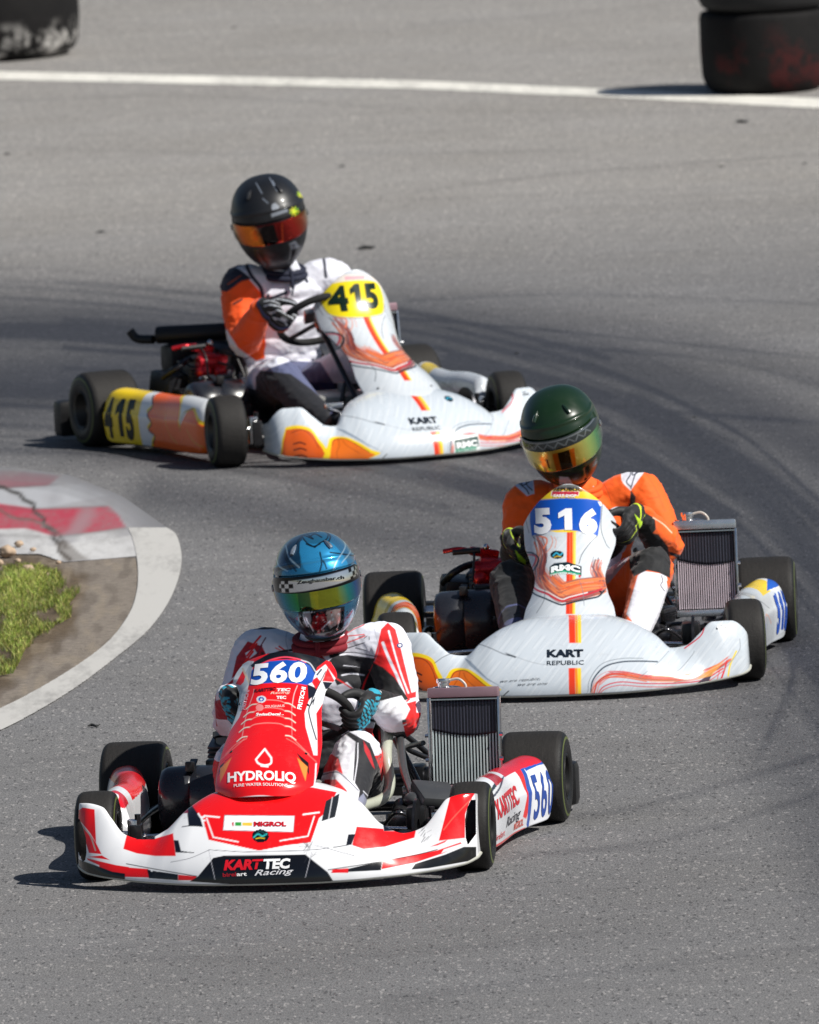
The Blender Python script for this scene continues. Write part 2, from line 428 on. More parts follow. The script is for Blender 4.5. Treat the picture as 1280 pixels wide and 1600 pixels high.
# paint that wears through to the tarmac
def worn(name, col, amt=.5, sc=30):
    m, nt, b = newmat(name)
    tc = nt.nodes.new('ShaderNodeTexCoord').outputs['Object']; mp = N(nt, 'ShaderNodeMapping'); mp.inputs['Scale'].default_value = (1, .2, 1); nt.links.new(tc, mp.inputs[0])
    n = noiset(nt, sc, 8, .75, mp.outputs[0]); g = noiset(nt, 4, 4, .6, mp.outputs[0])
    s = N(nt, 'ShaderNodeMath', operation='MULTIPLY'); nt.links.new(n, s.inputs[0]); nt.links.new(g, s.inputs[1])
    f = ramp(nt, s.outputs[0], .22, .42, 0, amt)
    if col is None: base = N(nt, 'ShaderNodeVertexColor', layer_name='Col').outputs[0]
    else: base = hx(col)
    nt.links.new(mixc(nt, f, base, hx('#7d7b79')), b.inputs['Base Color']); b.inputs['Roughness'].default_value = .7
    bump(nt, n, b, .2, .003); return m
# white boundary line beyond the karts
L0 = [(-300, 102), (0, 112), (640, 126), (960, 140), (1280, 154), (1700, 174)]; L1 = [(1700, 196), (1280, 170), (960, 153), (640, 139), (0, 125), (-300, 117)]
sheet('boundary_line', ats(*(L0+L1)), .0022, worn('worn_line_paint', '#e2dfd6', .55), .03, 1)
# curved white edge line round the inside of the bend
eo = [(-120, 1195), (0, 1143), (60, 1112), (120, 1075), (180, 1030), (230, 988), (262, 945), (279, 905), (284, 870), (276, 838), (262, 826)]
ei = [(200, 826), (208, 845), (214, 873), (216, 900), (214, 925), (205, 955), (182, 990), (150, 1020), (100, 1054), (50, 1083), (0, 1108), (-120, 1158)]
sheet('edge_line', [tuple(q) for q in cr(ats(*eo), 6)]+[tuple(q) for q in cr(ats(*ei), 6)], .0042, worn('worn_white_paint', '#bcbab6', .7), .006, 4)
# painted kerb apron: red and white blocks, rubbed grey towards the track
def kerbcol(V):
    k = .112; D = V[:, :2]*[1, k]; P = Paint(D, '#99989b'); P.aa = .010; g = lambda *q: [(a, b*k) for a, b in ats(*q)]
    P.poly(g((-80, 735), (20, 738), (95, 745), (75, 762), (0, 767), (-80, 770)), '#8a545c')
    P.poly(g((-80, 770), (0, 767), (130, 757), (170, 775), (60, 798), (-80, 800)), '#a6a7ab')
    P.poly(g((-120, 792), (0, 790), (60, 798), (170, 792), (185, 806), (197, 826), (85, 842), (40, 830), (-120, 835)), '#a8384a')
    P.poly(g((-120, 835), (40, 828), (88, 841), (197, 827), (270, 826), (280, 850), (214, 870), (100, 878), (-120, 880)), '#bdbcbc')
    n = n2(V[:, 0], V[:, 1], 9); m = np.clip((n-.05)*1.6, 0, .6)[:, None]; P.c = P.c*(1-m)+np.array(hx('#8b898c'))*m
    xs = np.clip((V[:, 0]+1.15)/.5, 0, 1)[:, None]*.5; P.c = P.c*(1-xs)+np.array(hx('#908f95'))*xs
    for w_, a_ in ((.16, .3), (.11, .3), (.07, .35), (.04, .4), (.02, .5)): P.line(g((-200, 733), (20, 732), (115, 742), (200, 775), (262, 822)), w_, '#6b6b6e', a=a_)
    fade = np.clip((V[:, 0]+1.03)/.22, 0, 1)[:, None]*(P.dist(g((60, 862), (150, 852), (270, 835)), .5) > .028)[:, None]*.8; P.c = P.c*(1-fade)+np.array(hx('#747477'))*fade
    P.poly(g((60, 858), (100, 852), (200, 838), (262, 826), (280, 850), (214, 872), (100, 878)), '#c6c5c4', a=.75)
    for q in (((-100, 768), (0, 766), (85, 760)), ((-100, 792), (60, 798), (165, 792)), ((-100, 836), (85, 842), (197, 827))): P.line(g(*q), .006, '#4a4644', sm=False, a=.5)
    # the crack that runs down the kerb
    P.line(g((-20, 762), (6, 765), (18, 771), (30, 774), (38, 784), (52, 790), (55, 803), (68, 812), (70, 824), (84, 832), (83, 843), (94, 852), (93, 863), (110, 876)), .012, '#35312c', sm=False); P.line(g((70, 824), (80, 826), (92, 836), (104, 858)), .008, '#4a443e', sm=False); P.poly(g((86, 850), (104, 846), (125, 866), (140, 876), (100, 880)), '#5a5046', a=.6); P.line(g((0, 800), (22, 812), (50, 815), (70, 822)), .008, '#5a544c')
    return P.c
kb = ats((-160, 735), (20, 733), (110, 744), (190, 775), (262, 826), (276, 848), (214, 870), (100, 880), (60, 868), (-160, 872))
def kh(x, y): return .001+.006*np.clip(-(x+1.1)/.5, 0, 1)+.003*np.abs(n2(x, y, 14, 3.))*np.clip(-(x+1.0)/.3, 0, 1)
sheet('kerb', kb, .0015, worn('kerb_paint', None, .5, 22), .011, 2.5, kerbcol, hfn=kh)
# bare soil between the kerb and the line
soilp = ats((-160, 862), (60, 866), (110, 880), (135, 900), (128, 935), (105, 985), (70, 1030), (20, 1072), (-160, 1140))
ms, nt, b = newmat('dry_soil'); f = noiset(nt, 30, 10, .8); va = N(nt, 'ShaderNodeVertexColor', layer_name='Col').outputs[0]
nt.links.new(mixc(nt, ramp(nt, f, .3, .7), mixc(nt, 1, va, (.55, .53, .50), 'MULTIPLY'), mixc(nt, 1, va, (1.35, 1.33, 1.3), 'MULTIPLY')), b.inputs['Base Color'])
b.inputs['Roughness'].default_value = 1; bump(nt, f, b, .8, .02)
verge = ats((-160, 860), (60, 864), (110, 877), (212, 871), (216, 900), (212, 930), (203, 957), (180, 992), (150, 1022), (98, 1056), (50, 1086), (0, 1110), (-160, 1178))
def soilcol(V):
    k = .112; P = Paint(V[:, :2]*[1, k], '#8d847b'); g = [(a, b*k) for a, b in soilp]; idx = np.arange(len(V)); d = P.sdist(np.array(g+[g[0]]), idx, 1.); sd = np.where(P.inside(g), d, -d)
    n = n2(V[:, 0], V[:, 1], 9, 5.)*.05+n2(V[:, 0], V[:, 1], 30, 1.)*.03; t = np.clip((sd+n+.03)/.06, 0, 1)[:, None]; P.c = P.c*(1-t)+np.array(hx('#665847'))*t
    n = n2(V[:, 0], V[:, 1], 24, 7.); m = np.clip((n-.12)*2, 0, .3)[:, None]; P.c = P.c*(1-m)+np.array(hx('#463b30'))*m; m = np.clip((-n-.15)*4, 0, .35)[:, None]; P.c = P.c*(1-m)+np.array(hx('#a39684'))*m; return P.c
def soilh(x, y):
    P = Paint(np.stack([x, y*.112], -1), (0, 0, 0)); g = [(a, b*.112) for a, b in soilp]; d = P.sdist(np.array(g+[g[0]]), np.arange(len(x)), 1.); ins = P.inside(g)
    return np.where(ins, np.clip(d*8, 0, 1), 0)*(.004+.022*np.abs(n2(x, y, 12, 8.))+.010*np.abs(n2(x, y, 40, 2.)))
sheet('soil', verge, .0012, ms, .010, 3, soilcol, hfn=soilh)

# grass: many thin blades, one object
def make_grass():
    P = Paint(np.zeros((1, 2)), (0, 0, 0)); outline = ats((-120, 885), (30, 895), (70, 893), (118, 912), (126, 930), (108, 950), (112, 970), (85, 985), (60, 1010), (40, 1020), (22, 1058), (-120, 1080))
    A = np.array(outline); lo, hi = A.min(0), A.max(0); rg = random.Random(5); V = []; F = []; Cc = []
    pts = np.array([(rg.uniform(lo[0], hi[0]), rg.uniform(lo[1], hi[1])) for _ in range(110000)])
    P.D = pts; ok = pts[P.inside(A)]
    dens = n2(ok[:, 0], ok[:, 1], 7, 2.)+.7*n2(ok[:, 0], ok[:, 1], 25, 4.)
    for (x, y), dn in zip(ok, dens):
        if dn < rg.uniform(-.45, .22): continue
        h = rg.uniform(.006, .024)*(1.+max(0, dn)); w_ = rg.uniform(.0007, .0015); a = rg.uniform(0, 6.28); lx, ly = math.cos(a)*h*rg.uniform(.2, .9), math.sin(a)*h*rg.uniform(.2, .9)
        b_ = rg.uniform(0, 3.14); wx, wy = math.cos(b_)*w_, math.sin(b_)*w_; n = len(V)
        V += [(x-wx, y-wy, .012), (x+wx, y+wy, .012), (x+lx*.4+wx*.8, y+ly*.4+wy*.8, .012+h*.6), (x+lx*.4-wx*.8, y+ly*.4-wy*.8, .012+h*.6), (x+lx, y+ly, .012+h)]
        F += [(n, n+1, n+2, n+3), (n+3, n+2, n+4)]
        c = np.array(hx(rg.choice(['#78883a', '#8e9a48', '#56642e', '#9a9a50', '#a89a66', '#8a7c54', '#80923c'])))*rg.uniform(.5, 1.3)*np.array([1., 1.08, .8])*(1+.9*float(np.clip(dn, -.5, .5))); Cc += [c]*5
    m, nt, b = newmat('grass_blades'); a = N(nt, 'ShaderNodeVertexColor', layer_name='Col'); nt.links.new(a.outputs[0], b.inputs['Base Color']); b.inputs['Roughness'].default_value = .6
    o = mesh_np('grass', V, F, m, smooth=False, col=np.array(Cc)); tag(o, 'patch of short bright green grass growing on the soil inside the bend', 'grass', kind='stuff')
make_grass()
# a few stones at the broken kerb edge
def make_stone(p, r, lab, seed):
    bm = bmesh.new(); bmesh.ops.create_icosphere(bm, subdivisions=3, radius=1)
    for v in bm.verts:
        k = 1+.25*noise.noise(v.co*1.7+Vector((seed, 0, 0)))+.06*noise.noise(v.co*6); v.co = Vector((v.co.x*r*k, v.co.y*r*k*.9, v.co.z*r*k*.7))
    me = bpy.data.meshes.new('stone'); bm.to_mesh(me); bm.free(); me.materials.append(plain('sandstone', '#b09a84', .9, var=.25, vs=40, bmp=.5))
    me.polygons.foreach_set('use_smooth', np.ones(len(me.polygons), bool))
    o = link(bpy.data.objects.new('stone', me)); x, y = at(*p); o.location = (x, y, .012+r*.45); tag(o, lab, 'stone', 'stones at the broken kerb edge')
make_stone((12, 873), .030, 'largest round pale stone lying against the broken kerb edge', 1)
make_stone((44, 900), .024, 'tan stone standing in the soil at the top edge of the grass', 5)
make_stone((72, 906), .014, 'smallest brown pebble right of the tan stone by the grass', 9)
make_stone((8, 942), .016, 'grey brown stone half hidden among the grass blades', 12)
for p_, r_, l_ in (((30, 858), .016, 'grey chip of concrete on the kerb edge right of the largest stone'), ((52, 866), .011, 'small grey chip where the kerb meets the soil, left of the crack'), ((-2, 888), .018, 'flat grey stone at the far left edge below the largest stone'), ((28, 884), .012, 'little beige pebble between the largest stone and the grass'), ((92, 886), .010, 'tiny dark pebble at the lower end of the kerb crack')): make_stone(p_, r_, l_, r_*900)
# rubber crumbs thrown off the tyres
scr = [(12, 243, .016, 'at the far left below the boundary line'), (158, 365, .018, 'left of the matt black helmet'), (1160, 192, .028, 'just below the boundary line under the right tyre stack'),
       (1128, 262, .012, 'upper right on the pale tarmac'), (573, 390, .035, 'long thin, right of the matt black helmet'), (147, 1137, .020, 'left of the red kart beside the white edge line'),
       (535, 262, .014, 'above and right of the matt black helmet'), (1258, 258, .010, 'near the right edge below the tyre stack'), (808, 555, .010, 'beside the far front wheel of the turning kart'),
       (1085, 655, .010, 'on the dark racing line right of the green helmet'), (366, 45, .012, 'beyond the boundary line near the top')]
for px, py, r, l in scr:
    mb = MB(); rr = random.Random(px)
    mb.tube([(-r, 0, .003), (-r*.3, rr.uniform(-.3, .3)*r*4, .006), (r*.4, rr.uniform(-.3, .3)*r*4, .004), (r, 0, .007)], [r*.12, r*.26, r*.2, r*.08], 8, 4)
    o = mb.build('rubber_scrap', plain('scrap_rubber', '#2a2b2c', .9)); x, y = at(px, py); o.location = (x, y, .003)
    tag(o, 'dark rubber scrap on the tarmac, '+l, 'rubber scrap', 'rubber scraps on the track')

# tyre stacks beyond the boundary line
def stack_mat(name, mark, amt, z0, z1):
    m, nt, b = newmat(name); tc = nt.nodes.new('ShaderNodeTexCoord').outputs['Object']
    f = noiset(nt, 12, 6, .7, tc); n = noiset(nt, 5, 6, .7, tc); sz = nt.nodes.new('ShaderNodeSeparateXYZ'); nt.links.new(tc, sz.inputs[0])
    zf = ramp(nt, sz.outputs[2], z0, z1, 1, 0); s = N(nt, 'ShaderNodeMath', operation='MULTIPLY'); nt.links.new(ramp(nt, n, .50, .60), s.inputs[0]); nt.links.new(zf, s.inputs[1])
    s2 = N(nt, 'ShaderNodeMath', operation='MULTIPLY'); nt.links.new(s.outputs[0], s2.inputs[0]); s2.inputs[1].default_value = amt
    col = mixc(nt, f, (.002, .002, .0025), (.009, .008, .008)); nt.links.new(mixc(nt, s2.outputs[0], col, hx(mark)), b.inputs['Base Color']); b.inputs['Roughness'].default_value = .8; b.inputs['Specular IOR Level'].default_value = .25
    bump(nt, f, b, .5, .01); return m
def make_stack_tyre(x, y, z, Rr, H, mat, lab, grp, tilt=0):
    r = H*.5; mb = MB(); prof = [(0.012, Rr*.55), (0, Rr*.62), (0, Rr*.76), (H*.03, Rr*.86), (H*.10, Rr*.94), (H*.22, Rr*.985), (H*.5, Rr), (H*.92, Rr*.998), (H*.975, Rr*.985), (H*.995, Rr*.95), (H, Rr*.82), (H, Rr*.62), (H-.012, Rr*.55), (H*.5, Rr*.6), (0.012, Rr*.55)]
    mb.lathe(prof, (0, 0, 0), 'Z', 64); o = mb.build('stacked_tyre', mat, ang=60); o.location = (x, y, z); o.rotation_euler = (tilt, tilt*.5, 0); tag(o, lab, 'tyre', grp)
mr = stack_mat('stack_rubber_red_marks', '#4a1414', .55, .16, .34); ml = stack_mat('stack_rubber_white_paint', '#c9c6c2', .95, .06, .20); mk = plain('stack_rubber', (.005, .005, .006), .8, var=.4, vs=12)
sx, sy = at(1197, 141); make_stack_tyre(sx, sy, 0, .292, .37, mr, 'wide black slick tyre with faded red marks, bottom of the right stack', 'tyres of the right stack')
make_stack_tyre(sx+.004, sy-.004, .372, .299, .22, mk, 'black tyre with no marks lying on top in the right stack', 'tyres of the right stack', .006)
sx, sy = at(-22, 88); make_stack_tyre(sx, sy, 0, .455, .34, ml, 'tyre splashed with white paint, bottom of the left stack', 'tyres of the left stack')
make_stack_tyre(sx, sy-.005, .342, .46, .24, mk, 'plain black tyre on top of the paint splashed one in the left stack', 'tyres of the left stack')
# ---------------------------------------------------------------- karts
POSE = [(-.3329, 49.2287, -.1451), (.5235, 53.55, -.0441), (-.3433, 60.84, .402)]
BODYW = painted('bodywork_plastic', .22, .6, dirt=.35)
PLAST = plain('black_plastic', (.012, .012, .013), .4, var=.3)
STEEL = plain('dark_steel', (.05, .05, .055), .35, .9)
CHROME = plain('bright_metal', (.7, .7, .72), .2, 1, vs=60)
TUBEM = plain('black_tube_paint', (.014, .014, .016), .3, 0, .3)

def bumper_surface(kind):
    """front bumper as a lofted shell; stations run outwards from the middle (mirrored)"""
    if kind == 'A':
        #      s    xb    yb    zb    xt    yt    zt   bulge
        st = [(0.00, .00, -.925, .028, .00, -.60, .285, .9), (.14, .13, -.918, .028, .10, -.60, .282, .9), (.26, .25, -.895, .029, .185, -.62, .262, .9),
              (.34, .32, -.870, .031, .245, -.66, .230, .8), (.42, .39, -.84, .033, .315, -.72, .168, .6), (.50, .45, -.81, .037, .385, -.745, .142, .5),
              (.58, .50, -.785, .041, .445, -.74, .158, .5), (.66, .54, -.76, .046, .487, -.72, .205, .6), (.74, .565, -.74, .050, .515, -.70, .236, .7),
              (.84, .583, -.715, .056, .56, -.685, .246, .8), (.93, .595, -.68, .062, .588, -.66, .243, .8), (1.0, .596, -.62, .066, .590, -.61, .235, .8)]
    else:
        st = [(0.00, .00, -.93, .024, .00, -.60, .245, 1.), (.14, .13, -.922, .024, .10, -.60, .24, 1.), (.26, .25, -.90, .026, .20, -.63, .215, 1.),
              (.34, .32, -.87, .028, .27, -.68, .178, .9), (.42, .39, -.84, .031, .325, -.74, .138, .6), (.50, .44, -.81, .035, .375, -.755, .145, .5),
              (.58, .485, -.785, .039, .42, -.74, .180, .6), (.66, .52, -.76, .043, .462, -.715, .214, .8), (.76, .548, -.74, .047, .52, -.69, .212, .9),
              (.86, .566, -.715, .052, .555, -.68, .19, .9), (.94, .574, -.68, .056, .570, -.665, .165, .9), (1.0, .575, -.62, .06, .572, -.61, .15, .9)]
    st = np.array(st); nu = 380; nv = 150
    s = np.linspace(-1, 1, 2*nu-1); Q = pchip(np.abs(s), st[:, 0], st[:, 1:]); sg = np.sign(s)
    B = np.stack([Q[:, 0]*sg, Q[:, 1], Q[:, 2]], -1); T = np.stack([Q[:, 3]*sg, Q[:, 4], Q[:, 5]], -1)
    h = (T-B)[:, 2:3]; d = T-B
    d2 = d.copy(); d2[:, 2] = 0; dl = np.linalg.norm(d2, axis=1)[:, None]
    k = Q[:, 6:7]
    P1 = B+np.array([0, -.006, 0])+np.array([0, 0, 1])*h*.42*k; P2 = T-d2*.45*k+np.array([0, 0, .012])*k
    t = np.linspace(0, 1, nv)[:, None, None]
    G = (1-t)**3*B+3*(1-t)**2*t*P1+3*(1-t)*t*t*P2+t**3*T
    # rolled edges: a flange under the lip and one behind the top
    lo = [B+d2/np.maximum(dl, .02)*a+np.array([0, 0, z]) for a, z in ((.05, .0), (.02, -.004), (.006, -.003))]
    hi = [T+np.array([0, a, z]) for a, z in ((.006, -.0015), (.011, -.008), (.013, -.02), (.012, -.04))]
    G = np.concatenate([np.array(lo), G, np.array(hi)], 0)
    return G
def hatch(P, col, ang, gap, w, m, a=.35):
    c, s = math.cos(ang), math.sin(ang); q = (P.D[:, 0]*c+P.D[:, 1]*s+3*np.sin(P.D[:, 0]*.05+P.D[:, 1]*.031)) % gap
    q2 = np.sin(P.D[:, 0]*.13-P.D[:, 1]*.07)*.5+np.sin(P.D[:, 1]*.21+P.D[:, 0]*.02)*.5
    wt = np.clip(1-np.abs(q-w/2)/max(w, 1.), 0, 1)*np.clip((q2+.7)*1.5, 0, 1)*m*a*(.6 if w > 2 else 1.); P.blend(np.arange(len(P.D)), wt, col)
RED, WHT, NVY, BLK = '#ec1418', '#f0f1f4', '#10131f', '#0a0a0c'
def paint_bumperA(D):
    P = Paint(D, WHT)
    P.poly(z1((90, 535), (140, 500), (232, 515), (243, 730), (245, 775), (200, 700), (110, 590)), RED)
    P.poly(z1((128, 620), (200, 710), (245, 775), (288, 860), (190, 850), (165, 770)), RED)
    P.line(z1((135, 640), (200, 720), (240, 830)), 2.2, '#b9a9a0')
    P.poly(z1((175, 890), (260, 912), (400, 945), (500, 960), (500, 975), (290, 955), (180, 905)), RED)
    P.poly(z1((185, 880), (290, 870), (350, 905), (250, 890)), RED)
    P.poly(z1((270, 935), (480, 962), (650, 975), (655, 1040), (470, 1035), (270, 965)), RED)
    P.poly(z1((640, 978), (700, 990), (880, 1015), (880, 1060), (655, 1045)), BLK)
    P.poly(z1((655, 955), (668, 955), (685, 995), (672, 995)), WHT); P.poly(z1((700, 960), (712, 960), (728, 995), (714, 995)), WHT)
    P.poly(z1((880, 1018), (1020, 1030), (1020, 1060), (880, 1060)), RED)
    P.poly(z1((40, 800), (75, 825), (110, 900), (250, 950), (370, 995), (470, 1010), (470, 1060), (150, 1050), (40, 1000)), BLK)
    P.line(z1((480, 935), (700, 975), (1025, 1030)), 1.3, BLK)
    P.poly(z1((485, 690), (560, 735), (700, 742), (840, 700), (862, 875), (700, 875), (560, 855), (455, 820)), RED)
    P.poly(z1((560, 735), (700, 722), (700, 748), (550, 748)), NVY)
    P.poly(z1((845, 752), (882, 755), (902, 835), (1000, 850), (860, 848)), NVY)
    P.line(z1((860, 838), (1000, 850)), 1.2, NVY)
    P.poly(z1((945, 470), (985, 440), (1045, 540), (1085, 650), (960, 645), (950, 560)), NVY)
    P.poly(z1((880, 550), (900, 530), (950, 470), (955, 545), (890, 548)), '#8a0f2a')
    P.line(z1((910, 650), (1000, 640), (1085, 652)), 1.4, NVY)
    # red middle
    P.poly(c1((600, 775), (640, 740), (720, 725), (1180, 702), (1300, 725), (1250, 820), (1215, 850), (1175, 965), (1060, 978), (930, 1004), (690, 955), (662, 850), (640, 830)), RED)
    P.line(c1((640, 828), (655, 850), (685, 955), (928, 1008), (1060, 984), (1178, 968), (1222, 850)), 2.6, WHT, sm=False)
    P.line(c1((668, 838), (740, 845)), 2.6, WHT); P.line(c1((680, 850), (712, 940), (830, 962)), 2.2, WHT, sm=False)
    P.line(c1((1215, 822), (1140, 832)), 2.6, WHT); P.line(c1((1192, 842), (1162, 935), (1030, 957)), 2.2, WHT, sm=False)
    for a, b in ((650, 840), (654, 856)): P.poly(c1((a, b), (a+20, b), (a+22, b+8), (a+2, b+8)), WHT)
    # white plate under the name
    P.poly(c1((765, 835), (1099, 838), (1093, 916), (758, 907)), '#f0f0f4')
    P.line(c1((765, 835), (1099, 838), (1093, 916), (758, 907), (765, 835)), .7, '#30304a', sm=False)
    P.poly(c1((800, 869), (809, 869), (809, 887), (802, 887)), '#c01830'); P.poly(c1((816, 869), (845, 869), (845, 886), (816, 886)), '#2f9a3c'); P.poly(c1((850, 870), (897, 871), (896, 886), (850, 885)), '#e8c440')
    P.ell(c1((936, 934))[0], 13.2, 10.2, '#0a0e12'); P.line(c1((905, 940), (925, 925), (945, 935), (965, 925)), 2.6, '#2bb0b0'); P.line(c1((915, 947), (935, 943), (955, 946)), 1.6, '#e0c020')
    P.line(c1((905, 932), (936, 912), (966, 932)), 1., '#1d5a5a')
    # black lower name plate
    P.poly(c1((600, 1150), (640, 1125), (712, 1038), (760, 1028), (1150, 1022), (1255, 1105), (1290, 1160), (900, 1170)), '#0b0b10')
    P.line(c1((690, 1000), (900, 1010), (1180, 1000), (1260, 990)), .9, '#55555e'); P.line(c1((690, 1000), (720, 1140)), .9, '#bcbcc4'); P.line(c1((1180, 1010), (1150, 1130)), .9, '#bcbcc4')
    P.line(c1((510, 1058), (600, 1040), (690, 1002)), .9, '#77777f')
    # viewer-right wing
    P.poly(z2((380, 846), (585, 862), (590, 880), (750, 880), (850, 820), (825, 930), (600, 1000), (430, 1018), (345, 988)), RED)
    P.poly(z2((315, 905), (372, 903), (340, 985), (298, 992)), NVY); P.line(z2((200, 1005), (300, 990)), 1.3, NVY)
    P.poly(z2((583, 830), (750, 840), (757, 872), (590, 882)), NVY)
    P.poly(z2((1105, 600), (1190, 570), (1290, 590), (1250, 650), (1215, 750), (1212, 932), (1012, 954)), RED)
    P.line(z2((1262, 632), (1130, 770), (1050, 870)), 2., '#ff5a4a')
    P.poly(z2((945, 1000), (1080, 945), (1060, 965), (1000, 990)), RED)
    P.poly(z2((580, 1108), (1000, 1028), (1180, 965), (1192, 980), (1040, 1052), (830, 1122), (570, 1172)), RED)
    P.poly(z2((1050, 1020), (1190, 975), (1195, 990), (1030, 1050)), WHT)
    P.poly(z2((830, 1132), (1060, 1060), (1205, 1000), (1300, 1000), (1300, 1100), (930, 1165), (800, 1175)), BLK)
    P.poly(z2((520, 1120), (535, 1118), (540, 1170), (525, 1172)), WHT)
    P.line(z2((160, 1178), (480, 1128), (800, 1072), (1000, 1022)), 1.3, BLK)
    P.poly(z2((480, 1130), (575, 1115), (565, 1180), (180, 1200)), BLK); P.poly(z2((190, 1175), (315, 1165), (315, 1200), (190, 1200)), RED)
    P.poly(z2((145, 650), (250, 590), (240, 660), (215, 772), (110, 806)), '#26282c'); P.line(z2((195, 620), (165, 790)), 1.5, '#c8c8cc')
    P.line(z2((60, 990), (180, 1020), (360, 1070)), .8, '#666670')
    # scrapes
    r = random.Random(4)
    for i in range(30):
        x, y = (r.uniform(880, 960), r.uniform(760, 940)) if i < 18 else (r.uniform(0, 80), r.uniform(960, 1080))
        P.line(z2((x, y), (x-r.uniform(5, 40), y+r.uniform(5, 50))), r.uniform(.5, 1.2), '#33343a', a=.6)
    for i in range(8):
        a = r.uniform(0, 6.28); P.line(z2((15, 1005), (15+80*math.cos(a), 1005+50*math.sin(a))), .6, '#44444a', a=.7)
    return P.c
ORG, YEL = '#e8721c', '#f2cf1e'
def swirls(P, pts, seed, cols, n=12, jit=4., wmin=.4, wmax=1.4, a=.7):
    r = random.Random(seed)
    for i in range(n):
        o = r.uniform(-jit, jit); o2 = r.uniform(-jit, jit); k0 = r.randint(0, max(0, len(pts)-4)); k1 = min(len(pts), k0+r.randint(3, 6))
        P.line([(x+o+r.uniform(-.6, .6), y+o2+r.uniform(-.6, .6)) for x, y in pts[k0:k1]], r.uniform(wmin, wmax), r.choice(cols), a=a)
def paint_bumperB(D, badge=False):
    P = Paint(D, '#c6ced6')
    hatch(P, '#9aa0a8', .62, 7.3, 1.0, np.ones(len(D), bool), .28); hatch(P, '#b4b9c0', .55, 4.9, .9, D[:, 0] > 905, .25)
    hatch(P, '#eef0f2', .7, 11., 3., np.ones(len(D), bool), .4)
    # flames on the viewer-left wing
    f1 = c4((262, 650), (330, 640), (400, 655), (445, 685), (470, 740), (500, 800), (500, 900), (250, 900), (230, 760))
    P.poly(f1, YEL, True); P.poly(c4((262, 668), (330, 662), (392, 674), (432, 700), (455, 755), (480, 820), (470, 900), (250, 900), (235, 780)), '#d85a12', True)
    P.line(c4((290, 690), (350, 672), (400, 690), (435, 740), (455, 800)), .9, '#3a1608')
    for yy in (765, 805, 850): P.line(c4((300, yy), (340, yy-8), (372, yy+6)), 2.4, '#1c0d08')
    f2 = c4((520, 780), (545, 742), (590, 730), (650, 738), (710, 775), (780, 830), (840, 860), (700, 900), (480, 900), (490, 830))
    P.poly(f2, YEL, True); P.poly(c4((540, 790), (560, 755), (600, 742), (645, 750), (700, 790), (760, 845), (800, 868), (690, 905), (520, 905), (520, 840)), ORG, True)
    P.line(c4((545, 790), (568, 756), (605, 745), (645, 752), (700, 795), (770, 850)), 1., '#3a1608'); P.line(c4((620, 760), (640, 800), (700, 850)), .8, '#8a3a10')
    P.line(c4((600, 745), (590, 790), (560, 840), (560, 880)), .8, '#8a3a10')
    P.line(c4((450, 700), (500, 665), (560, 640)), .9, '#2a3038'); P.line(c4((600, 640), (700, 590), (860, 650), (900, 660)), 1., '#3a4048')
    P.line(c4((870, 640), (1000, 690), (1120, 712), (1280, 700)), .8, '#9aa0a6'); P.poly(c4((860, 640), (930, 664), (925, 672), (880, 655)), '#30363c')
    P.poly(c4((620, 668), (660, 690), (760, 790), (860, 850), (760, 800), (660, 720)), '#3d5a78', a=.6)
    P.line(c4((840, 905), (885, 865)), 1.6, '#20262c')
    # centre stripe
    for a, b in ((958, 1005), (1044, 1100)):
        P.poly([(888.5, a), (898.5, a), (899.5, b), (889.5, b)], '#dd3a16'); P.poly([(898.5, a), (902.5, a), (903.5, b), (899.5, b)], '#f08a1e'); P.poly([(902.5, a), (908, a), (908.5, b), (903.5, b)], '#f6cc2a')
    # waves on the viewer-right half
    nav = c5((145, 1015), (158, 950), (215, 885), (300, 858), (400, 853), (495, 856)); P.line(nav, 2.2, '#2c3a48'); P.line(c5((130, 1015), (140, 950), (200, 870), (300, 840), (420, 838)), .8, '#55606a')
    o = c5((162, 1020), (180, 965), (240, 925), (330, 925), (450, 945), (600, 948), (720, 925), (820, 885), (880, 845)); P.line(o, 2.0, '#e86a28'); swirls(P, o, 1, ['#e86a28', '#c83030', '#f0a048', '#60464a', '#e05020'], 46, 5.5, .5, 1.6)
    rd = c5((180, 1030), (215, 985), (300, 962), (430, 970), (600, 968), (740, 950), (840, 890)); P.line(rd, 1.7, '#d03040'); P.line([(x, y+5) for x, y in rd], 1.2, '#d84048')
    P.poly(c5((690, 978), (760, 925), (790, 905), (765, 962)), '#4a3a4a'); P.poly(c5((700, 950), (790, 880), (850, 850), (780, 930)), '#e8a040', a=.7)
    P.line(c5((862, 852), (848, 900), (830, 950)), 2.6, '#d82838'); P.line(c5((822, 905), (808, 955)), 1.2, '#d82838'); P.line(c5((912, 800), (880, 870), (868, 930)), 2.4, '#eed040')
    P.line(c5((746, 672), (722, 722), (640, 785)), 1.8, '#cc2036'); P.line(c5((555, 800), (500, 860), (400, 940)), .8, '#70767c'); P.line(c5((690, 800), (680, 820), (620, 890), (560, 930)), .8, '#70767c')
    P.poly(c5((805, 668), (845, 664), (825, 676)), '#20242a')
    P.line(c5((930, 735), (925, 800), (840, 905)), 1., '#8d949b')
    if badge:
        P.poly([(931, 1056), (988, 1051), (988, 1083), (931, 1088)], '#e8ecec'); P.poly([(934, 1060), (986, 1055), (986, 1073), (934, 1078)], '#123c38'); P.poly([(934, 1076), (980, 1072), (980, 1079), (934, 1083)], '#2a9a78'); P.ell((962, 985), 9, 5.5, '#10242c'); P.line([(956, 986), (961, 983), (968, 985)], 2, '#38a8c8')
    return P.c
